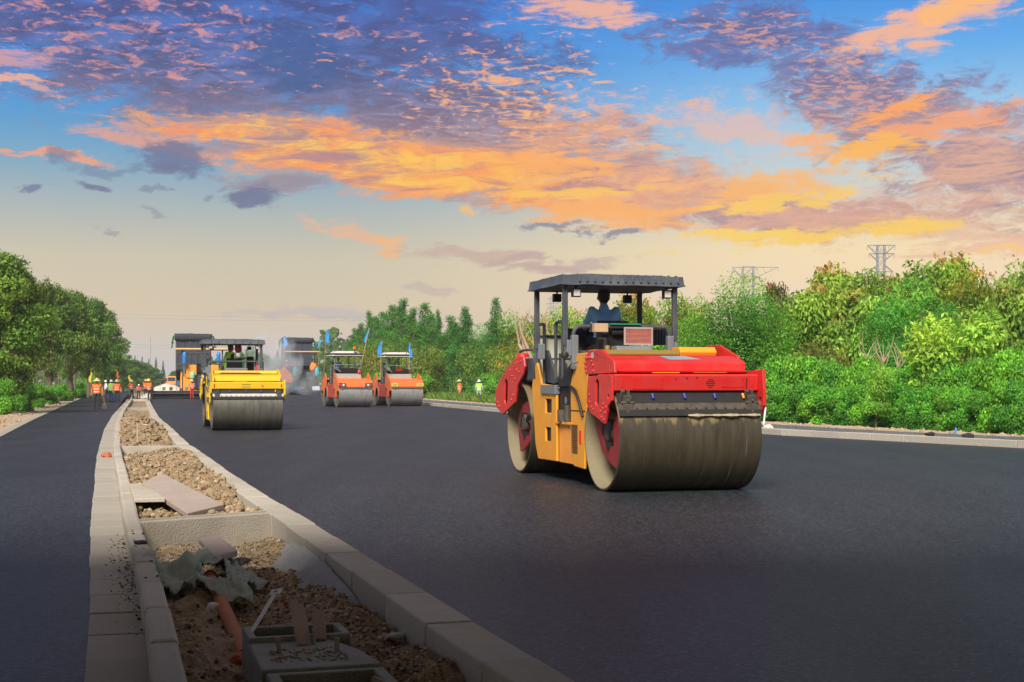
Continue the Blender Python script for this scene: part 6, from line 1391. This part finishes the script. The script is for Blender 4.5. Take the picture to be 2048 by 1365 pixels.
# right: (kind, u, vtop, Y, width px, label, tint)
RT = [('fine', 1466, 556, 58, 225, 'round fine-leaved green tree rising just right of the big roller', (1, 1, 1)),
      ('flower', 1296, 588, 74, 150, 'tree with orange and yellow blossom seen under the roller canopy', (1.05, 1, 1)),
      ('flower', 1380, 600, 78, 110, 'yellow-flecked tree between the blossom tree and the round green tree', (1.1, 1.1, 1)),
      ('broad', 1690, 530, 66, 170, 'broad-leaved tree with drooping leaves beneath the gap between the two pylons', (1, 1, 1)),
      ('broad', 1556, 566, 70, 80, 'dark reddish-leaved tree top just right of the round green tree', (.65, .42, .9)),
      ('broad', 1620, 575, 60, 120, 'low broad-leaved tree left of the drooping one', (.95, 1, 1)),
      ('broad', 1850, 514, 60, 170, 'highest broad-leaved tree to the right of the tall pylon', (1, 1, 1)),
      ('fine', 1830, 562, 50, 200, 'fine-leaved bluish green tree standing in front below the tall pylon', (.75, 1.05, 1.3)),
      ('broad', 1765, 552, 64, 120, 'broad-leaved tree at the foot of the tall pylon', (.95, .98, 1)),
      ('flower', 1975, 535, 56, 150, 'tree with pale orange blossom near the right edge of the picture', (1.05, 1, .9)),
      ('broad', 2055, 514, 52, 150, 'broad-leaved tree cut by the right edge of the picture', (.9, .95, 1)),
      ('broad', 1920, 560, 62, 130, 'broad-leaved tree between the highest tree and the blossom tree', (.85, .95, 1)),
      ('yellowleaf', 1925, 615, 45, 190, 'young tree with bright yellow-green leaves in front of the dark trees', (1, 1, 1)),
      ('yellowleaf', 1752, 722, 44, 80, 'small yellow-green shrub before the bluish green tree', (.6, .8, .8)),
      ('olive', 1640, 690, 55, 200, 'brownish olive shrub behind the hedge, under the drooping tree', (.9, .75, .9)),
      ('olive', 2010, 690, 48, 160, 'olive shrub above the right end of the hedge', (.6, .85, .9)),
      ('flower', 1150, 618, 96, 140, 'yellow-green tree behind the first canopy post of the big roller', (1.3, 1.3, 1)),
      ('conifer', 990, 598, 112, 96, 'tallest feathery conifer, left of the big roller', (1, 1, 1)),
      ('conifer', 930, 616, 118, 104, 'rounded dark green tree left of the tallest conifer', (.8, .95, 1.1)),
      ('flower', 1052, 628, 104, 110, 'yellow-flecked tree behind the bare pollard tree', (1, 1.05, 1)),
      ('conifer', 876, 622, 130, 56, 'slim pointed conifer right of the tight conifer group', (.9, .95, 1))]
for k, u, v, Y, wpx, lab, tint in RT: tree(k, u, v, Y, wpx, lab, 'shrub' if 'shrub' in lab else 'tree', 'trees along the right side of the road', tint)
for u, v, Y, wpx in ((848, 614, 138, 74), (826, 624, 142, 70), (806, 606, 146, 80), (784, 618, 152, 76), (766, 632, 158, 66), (750, 640, 164, 60), (738, 630, 172, 48), (722, 654, 180, 52), (708, 664, 190, 46), (700, 690, 205, 36), (862, 636, 134, 66), (902, 640, 124, 80)):
    tree('conifer', u, v-6, Y, wpx*1.6, 'green conifer in the tight group behind the orange rollers', 'tree', 'conifers in a tight group', (1.15, 1.12, 1))
# mid-height shrubs between the conifers and the road
GS = [('olive', 700, 706, 150, 70), ('olive', 742, 690, 138, 80), ('olive', 790, 684, 128, 90), ('olive', 845, 690, 120, 90), ('olive', 900, 700, 124, 100), ('olive', 955, 690, 116, 110), ('olive', 1010, 690, 110, 110), ('olive', 1065, 680, 90, 120), ('olive', 1120, 690, 84, 110), ('olive', 870, 730, 128, 90), ('olive', 940, 736, 121, 90),
      ('bush', 700, 735, 140, 60), ('bush', 760, 745, 128, 60), ('bush', 830, 750, 116, 70), ('bush', 900, 758, 124, 60), ('bush', 985, 748, 108, 80), ('bush', 1050, 740, 84, 100)]
for i, (k, u, v, Y, wpx) in enumerate(GS):
    tree(k, u, v, Y, wpx, 'olive yellow-flecked bush beyond the orange rollers' if k == 'olive' else 'low green bush at the foot of the olive bushes', 'bush', 'olive bushes beyond the rollers' if k == 'olive' else 'low bushes beyond the rollers', [(1, 1, 1), (1.2, .98, .9), (.7, .9, 1)][i % 3])
for u, v, Y, wpx in ((735, 672, 190, 70), (775, 664, 175, 80), (820, 655, 160, 90), (865, 660, 148, 90), (910, 656, 140, 90), (955, 650, 130, 100), (1000, 655, 122, 100), (1040, 650, 116, 90)):
    tree('fine', u, v, Y, wpx, 'dark rounded tree filling the wood below the conifer tops', 'tree', 'rounded trees of the right wood', (.8, .95, 1))
GB = [(1180, 660, 80, 130), (1250, 665, 76, 130), (1330, 660, 70, 150), (1400, 668, 64, 140), (1560, 700, 58, 150), (1100, 700, 84, 110), (1200, 720, 70, 140), (1300, 730, 62, 150), (1420, 735, 54, 160)]
for i, (u, v, Y, wpx) in enumerate(GB): tree('bush', u, v, Y, wpx, 'green bush directly behind the big roller', 'bush', 'bushes behind the big roller', [(1, 1, 1), (.8, .9, 1), (1.15, 1.05, 1)][i % 3])
# front hedge of creeper-covered bushes
for i in range(16):
    u = 1540+i*36; Y = 53.5-(u-1547)/501*12.5+rng.uniform(-.6, .6); v = 728+rng.uniform(-26, 18)-(8 if i % 4 == 1 else 0)
    tree('bush', u, v, Y, 96+rng.uniform(0, 26), 'creeper-covered bush in the front hedge', 'bush', 'front hedge bushes', [(1, 1, 1), (1.2, 1.12, 1), (.75, .88, 1), (1.05, 1, 1)][rng.randrange(4)])
for i in range(22):
    u = 1500+i*27; Y = 51.5-(u-1547)/501*13.5+rng.uniform(-.3, .3); v = 775+rng.uniform(-14, 14)
    tree('bush', u, v, Y, 78+rng.uniform(0, 18), 'low bush along the very foot of the front hedge', 'bush', 'lowest row of the front hedge', [(.85, .95, 1), (1.1, 1.1, 1), (.7, .85, 1)][rng.randrange(3)])
# undergrowth that closes the foot of every hedge
def undergrowth(name, path, n, leaf, hgt, depth, c0, c1, seed):
    r = np.random.default_rng(seed); path = np.array(path); seg = r.integers(0, len(path)-1, n); q = r.random(n)
    dd = np.linalg.norm(np.diff(path, axis=0), axis=1); cum = np.cumsum(dd)/dd.sum(); seg = np.searchsorted(cum, r.random(n)); p = path[seg]+(path[np.minimum(seg+1, len(path)-1)]-path[seg])*q[:, None]
    off = r.random(n)*depth; hh = hgt*(.55+.45*np.sin(p[:, 1]*.9)**2)*(.4+.6*np.minimum(1, off/depth*2)); z = .04+hh*r.random(n)**.8
    P = np.stack([p[:, 0]+off*.95, p[:, 1]+off*.35, z], 1); me = leaves(name, P, leaf, c0, c1, seed, .6); o = bpy.data.objects.new(name, me); COL.objects.link(o); tag(o, kind='stuff'); return o
HB = [(17.5, 30), (15.3, 36.5), (14.6, 39.3), (9.9, 52.5), (6, 68), (1.0, 103), (-1.8, 121), (-8, 156), (-20, 200)]
undergrowth('undergrowth', HB[:4], 26000, .12, 1.3, 1.6, (.04, .13, .015), (.10, .25, .025), 41)
undergrowth('undergrowth', HB[3:], 30000, .17, 1.8, 3.0, (.05, .11, .018), (.12, .22, .03), 42)
# left side
LT = [('tall', 0, 506, 66, 160, 'tall bright green tree cut by the left edge of the picture', (1.15, 1.1, 1)),
      ('tall', 52, 540, 80, 110, 'brownish green tree behind the one at the left edge', (1, .85, 1)),
      ('tall', 100, 574, 96, 100, 'green tree third from the left edge', (1.0, 1, 1)),
      ('tall', 142, 583, 108, 100, 'green tree fourth from the left edge', (1.05, 1.02, 1)),
      ('tall', 178, 598, 122, 84, 'green tree fifth from the left edge', (.9, 1, 1)),
      ('tall', 208, 618, 136, 66, 'last tall tree of the left row, where it drops to the low trees', (1, 1, 1))]
for k, u, v, Y, wpx, lab, tint in LT: tree(k, u, v, Y, wpx, lab, 'tree', 'tall trees along the left lane', tint)
for u, v, Y, wpx in ((28, 640, 74, 60), (62, 655, 84, 50), (88, 640, 92, 50), (118, 650, 104, 46), (20, 610, 70, 60), (150, 660, 116, 42)):
    tree('dim', u, v, Y, wpx, 'slender dull-green tree below the tall left trees', 'tree', 'slender trees at the edge of the left wood')
for i, (u, v, Y, wpx) in enumerate(((4, 760, 64, 70), (40, 768, 70, 60), (70, 766, 80, 56), (100, 772, 92, 50), (130, 768, 108, 46), (160, 762, 126, 44), (190, 752, 150, 50), (215, 742, 180, 50))):
    tree('bush', u, v, Y, wpx, 'green bush at the foot of the left wood', 'bush', 'bushes at the foot of the left wood', [(1, 1, 1), (.8, .9, 1)][i % 2])
for i, (u, v, Y, wpx) in enumerate(((246, 716, 210, 44), (262, 720, 235, 40), (278, 724, 260, 36), (294, 728, 290, 34), (308, 736, 320, 28), (320, 746, 350, 22), (232, 712, 190, 44))):
    tree('tall', u, v, Y, wpx, 'low rounded tree of the receding row left of the lorries', 'tree', 'receding row of the left wood', (.9, 1, 1))
for i, (u, v, Y, wpx) in enumerate(((242, 708, 280, 16), (256, 710, 300, 16), (270, 712, 320, 15), (284, 714, 340, 15), (298, 718, 360, 14), (312, 716, 380, 14), (326, 722, 400, 13))):
    tree('conifer', u, v, Y, wpx, 'hazy pointed conifer behind the receding row on the left', 'tree', 'far conifers left of the lorries', (.9, 1, 1))
for i, (u, v, Y, wpx) in enumerate(((455, 716, 300, 26), (470, 706, 310, 22), (482, 694, 300, 20), (494, 704, 320, 22), (510, 712, 300, 30), (526, 706, 290, 34), (542, 716, 280, 34), (556, 700, 300, 30), (655, 722, 260, 36), (672, 716, 240, 36), (690, 712, 225, 34), (350, 742, 420, 26), (440, 736, 380, 26))):
    tree('conifer' if i in (1, 2, 3, 7) else 'tall', u, v, Y, wpx, 'hazy far tree in the gap between the pavers' if u < 600 and u > 445 else 'hazy far tree beyond the lorries', 'tree', 'far trees in the gap between the pavers' if u < 600 and u > 445 else 'far trees beyond the lorries', (.9, 1, 1))
LB_ = [(-25, 45), (-23.6, 62.7), (-30, 87.5), (-38, 116), (-50, 150), (-66, 210)]
r_ = np.random.default_rng(3)
def ug_left(n, seed):
    r = np.random.default_rng(seed); ys = 50+170*r.random(n)**1.6; xs = np.array([LE(y) for y in ys])-4.3-r.random(n)*3.5; z = .05+1.1*r.random(n)*(.5+.5*np.sin(ys*1.3)**2); P = np.stack([xs, ys, z], 1)
    me = leaves('undergrowth', P, .16, (.04, .13, .016), (.12, .27, .03), seed, .6); o = bpy.data.objects.new('undergrowth', me); COL.objects.link(o); tag(o, kind='stuff')
ug_left(26000, 51)
# far wood closing the horizon
r = np.random.default_rng(61); n = 46000; ang = r.uniform(-.62, .62, n); dd = r.uniform(330, 470, n); hh = 9+3*np.sin(ang*40)+2*np.sin(ang*97+1)+1.5*np.sin(ang*230)
P = np.stack([np.sin(ang)*dd, np.cos(ang)*dd, hh*r.random(n)**.7], 1); P = P[(np.abs(P[:, 0]-(-.255*P[:, 1])) > 8)]
me = leaves('wood', P, 1.5, (.04, .09, .015), (.09, .17, .025), 61, .8); o = bpy.data.objects.new('wood', me); COL.objects.link(o); tag(o, kind='stuff')
# bare pollard
def bare(u, Y, vtop, label, seed, r0, name='bare_tree'):
    rr = random.Random(seed); H_ = HCAM+(VH-vtop)/FPX*Y; root = empty(name, ((u-1024)/FPX*Y, Y, 0)); tag(root, label, 'tree')
    mb = MB(); tips = []
    top = (rr.uniform(-.3, .0), 0, H_*.42); mb.tube(ipath([(0.35, 0, 0), (.2, 0, H_*.2), top], 4), [r0*(1.2-.4*i/8) for i in range(9)], 10)
    for k in range(6):
        a = rr.uniform(-1, 1); e = (top[0]+a*.95, rr.uniform(-.5, .5), H_*(.60+.12*rr.random())); m_ = ((top[0]+e[0])/2+rr.uniform(-.1, .1), e[1]/2, (top[2]+e[2])/2-.05)
        p = ipath([top, m_, e], 4); mb.tube(p, [r0*.62*(1-.5*i/8) for i in range(9)], 8); tips.append(e)
    mb.build('trunk', M_barkp, root, smooth=60)
    mb = MB()
    for e in tips:
        for _ in range(5):
            q = Vector(e)+Vector((rr.uniform(-.5, .5), rr.uniform(-.4, .4), H_*rr.uniform(.10, .34))); mb.tube(ipath([e, (Vector(e)+q)/2+Vector((rr.uniform(-.08, .08), 0, 0)), q], 3), [.03, .026, .02, .016, .012, .009, .006], 4)
    mb.build('twigs', M_barkp, root)['kind'] = 'stuff'; return root
bare(1072, 62, 600, 'bare pollarded tree with pale upright stems left of the roller canopy', 5, .20)
bare(1112, 64, 640, 'second bare pollarded tree with forked pale limbs behind the left canopy post', 8, .13)
bare(1292+0, 49, 690, 'small leafless pale shrub', 9, .03) if False else None
bare(1785, 49, 672, 'leafless pale branching shrub in front of the bluish green tree', 9, .05)
# grass tufts under the right hedge and in the gaps
r = np.random.default_rng(71); n = 9000; ys = 60+80*r.random(n); xs = np.array([FK(y) for y in ys])+4.0+r.random(n)*2.2; P = np.stack([xs, ys, np.full(n, .08)], 1)
me = leaves('grass', P, .55, (.09, .18, .03), (.20, .30, .05), 71, .06, droop=-2.5); o = bpy.data.objects.new('grass', me); COL.objects.link(o); tag(o, kind='stuff')

number_rows()
# ------------------------------------------------------------------ air
def volume_mat(name, col_, dens, aniso=.2, noise_=None):
    m = bpy.data.materials.new(name); m.use_nodes = True; nt = m.node_tree; nt.nodes.clear(); o = nt.nodes.new('ShaderNodeOutputMaterial'); v = nt.nodes.new('ShaderNodeVolumePrincipled')
    v.inputs['Color'].default_value = (*col_, 1); v.inputs['Density'].default_value = dens; v.inputs['Anisotropy'].default_value = aniso; nt.links.new(v.outputs[0], o.inputs['Volume']); return m
if HAZE:
    hz = MB().bx(-330, 330, -20, 620, -2, 42).build('haze', volume_mat('haze_air', (.86, .90, 1.0), HAZE, .3)); tag(hz, kind='stuff')

# steam rising from the hot asphalt round the far paver
def steam(loc, rad, dens, label):
    bm = bmesh.new(); bmesh.ops.create_icosphere(bm, subdivisions=3, radius=1)
    for v in bm.verts: v.co *= 1+.25*mn.noise(v.co*1.7+Vector(loc)); v.co = Vector((v.co.x*rad[0], v.co.y*rad[1], v.co.z*rad[2]))
    me = bpy.data.meshes.new('steam'); bm.to_mesh(me); bm.free(); m = bpy.data.materials.new('steam_air'); m.use_nodes = True; nt = m.node_tree; nt.nodes.clear(); o = nt.nodes.new('ShaderNodeOutputMaterial'); v = nt.nodes.new('ShaderNodeVolumePrincipled')
    v.inputs['Color'].default_value = (.92, .95, 1, 1); t = nt.nodes.new('ShaderNodeTexCoord'); n = nt.nodes.new('ShaderNodeTexNoise'); n.inputs['Scale'].default_value = .45; n.inputs['Detail'].default_value = 3; nt.links.new(t.outputs['Object'], n.inputs[0])
    mr = nt.nodes.new('ShaderNodeMapRange'); mr.inputs[1].default_value = .38; mr.inputs[2].default_value = .7; mr.inputs[4].default_value = dens; nt.links.new(n.outputs['Fac'], mr.inputs[0]); nt.links.new(mr.outputs[0], v.inputs['Density']); nt.links.new(v.outputs[0], o.inputs['Volume'])
    me.materials.append(m); ob = bpy.data.objects.new('steam', me); COL.objects.link(ob); ob.location = loc; tag(ob, kind='stuff')
steam((X2-2.8, Y2-2.4, 2.9), (3.4, 1.6, 4.2), .75, '')
steam((X2+1.4, Y2-2.2, 1.4), (2.6, 1.2, 1.6), .35, '')
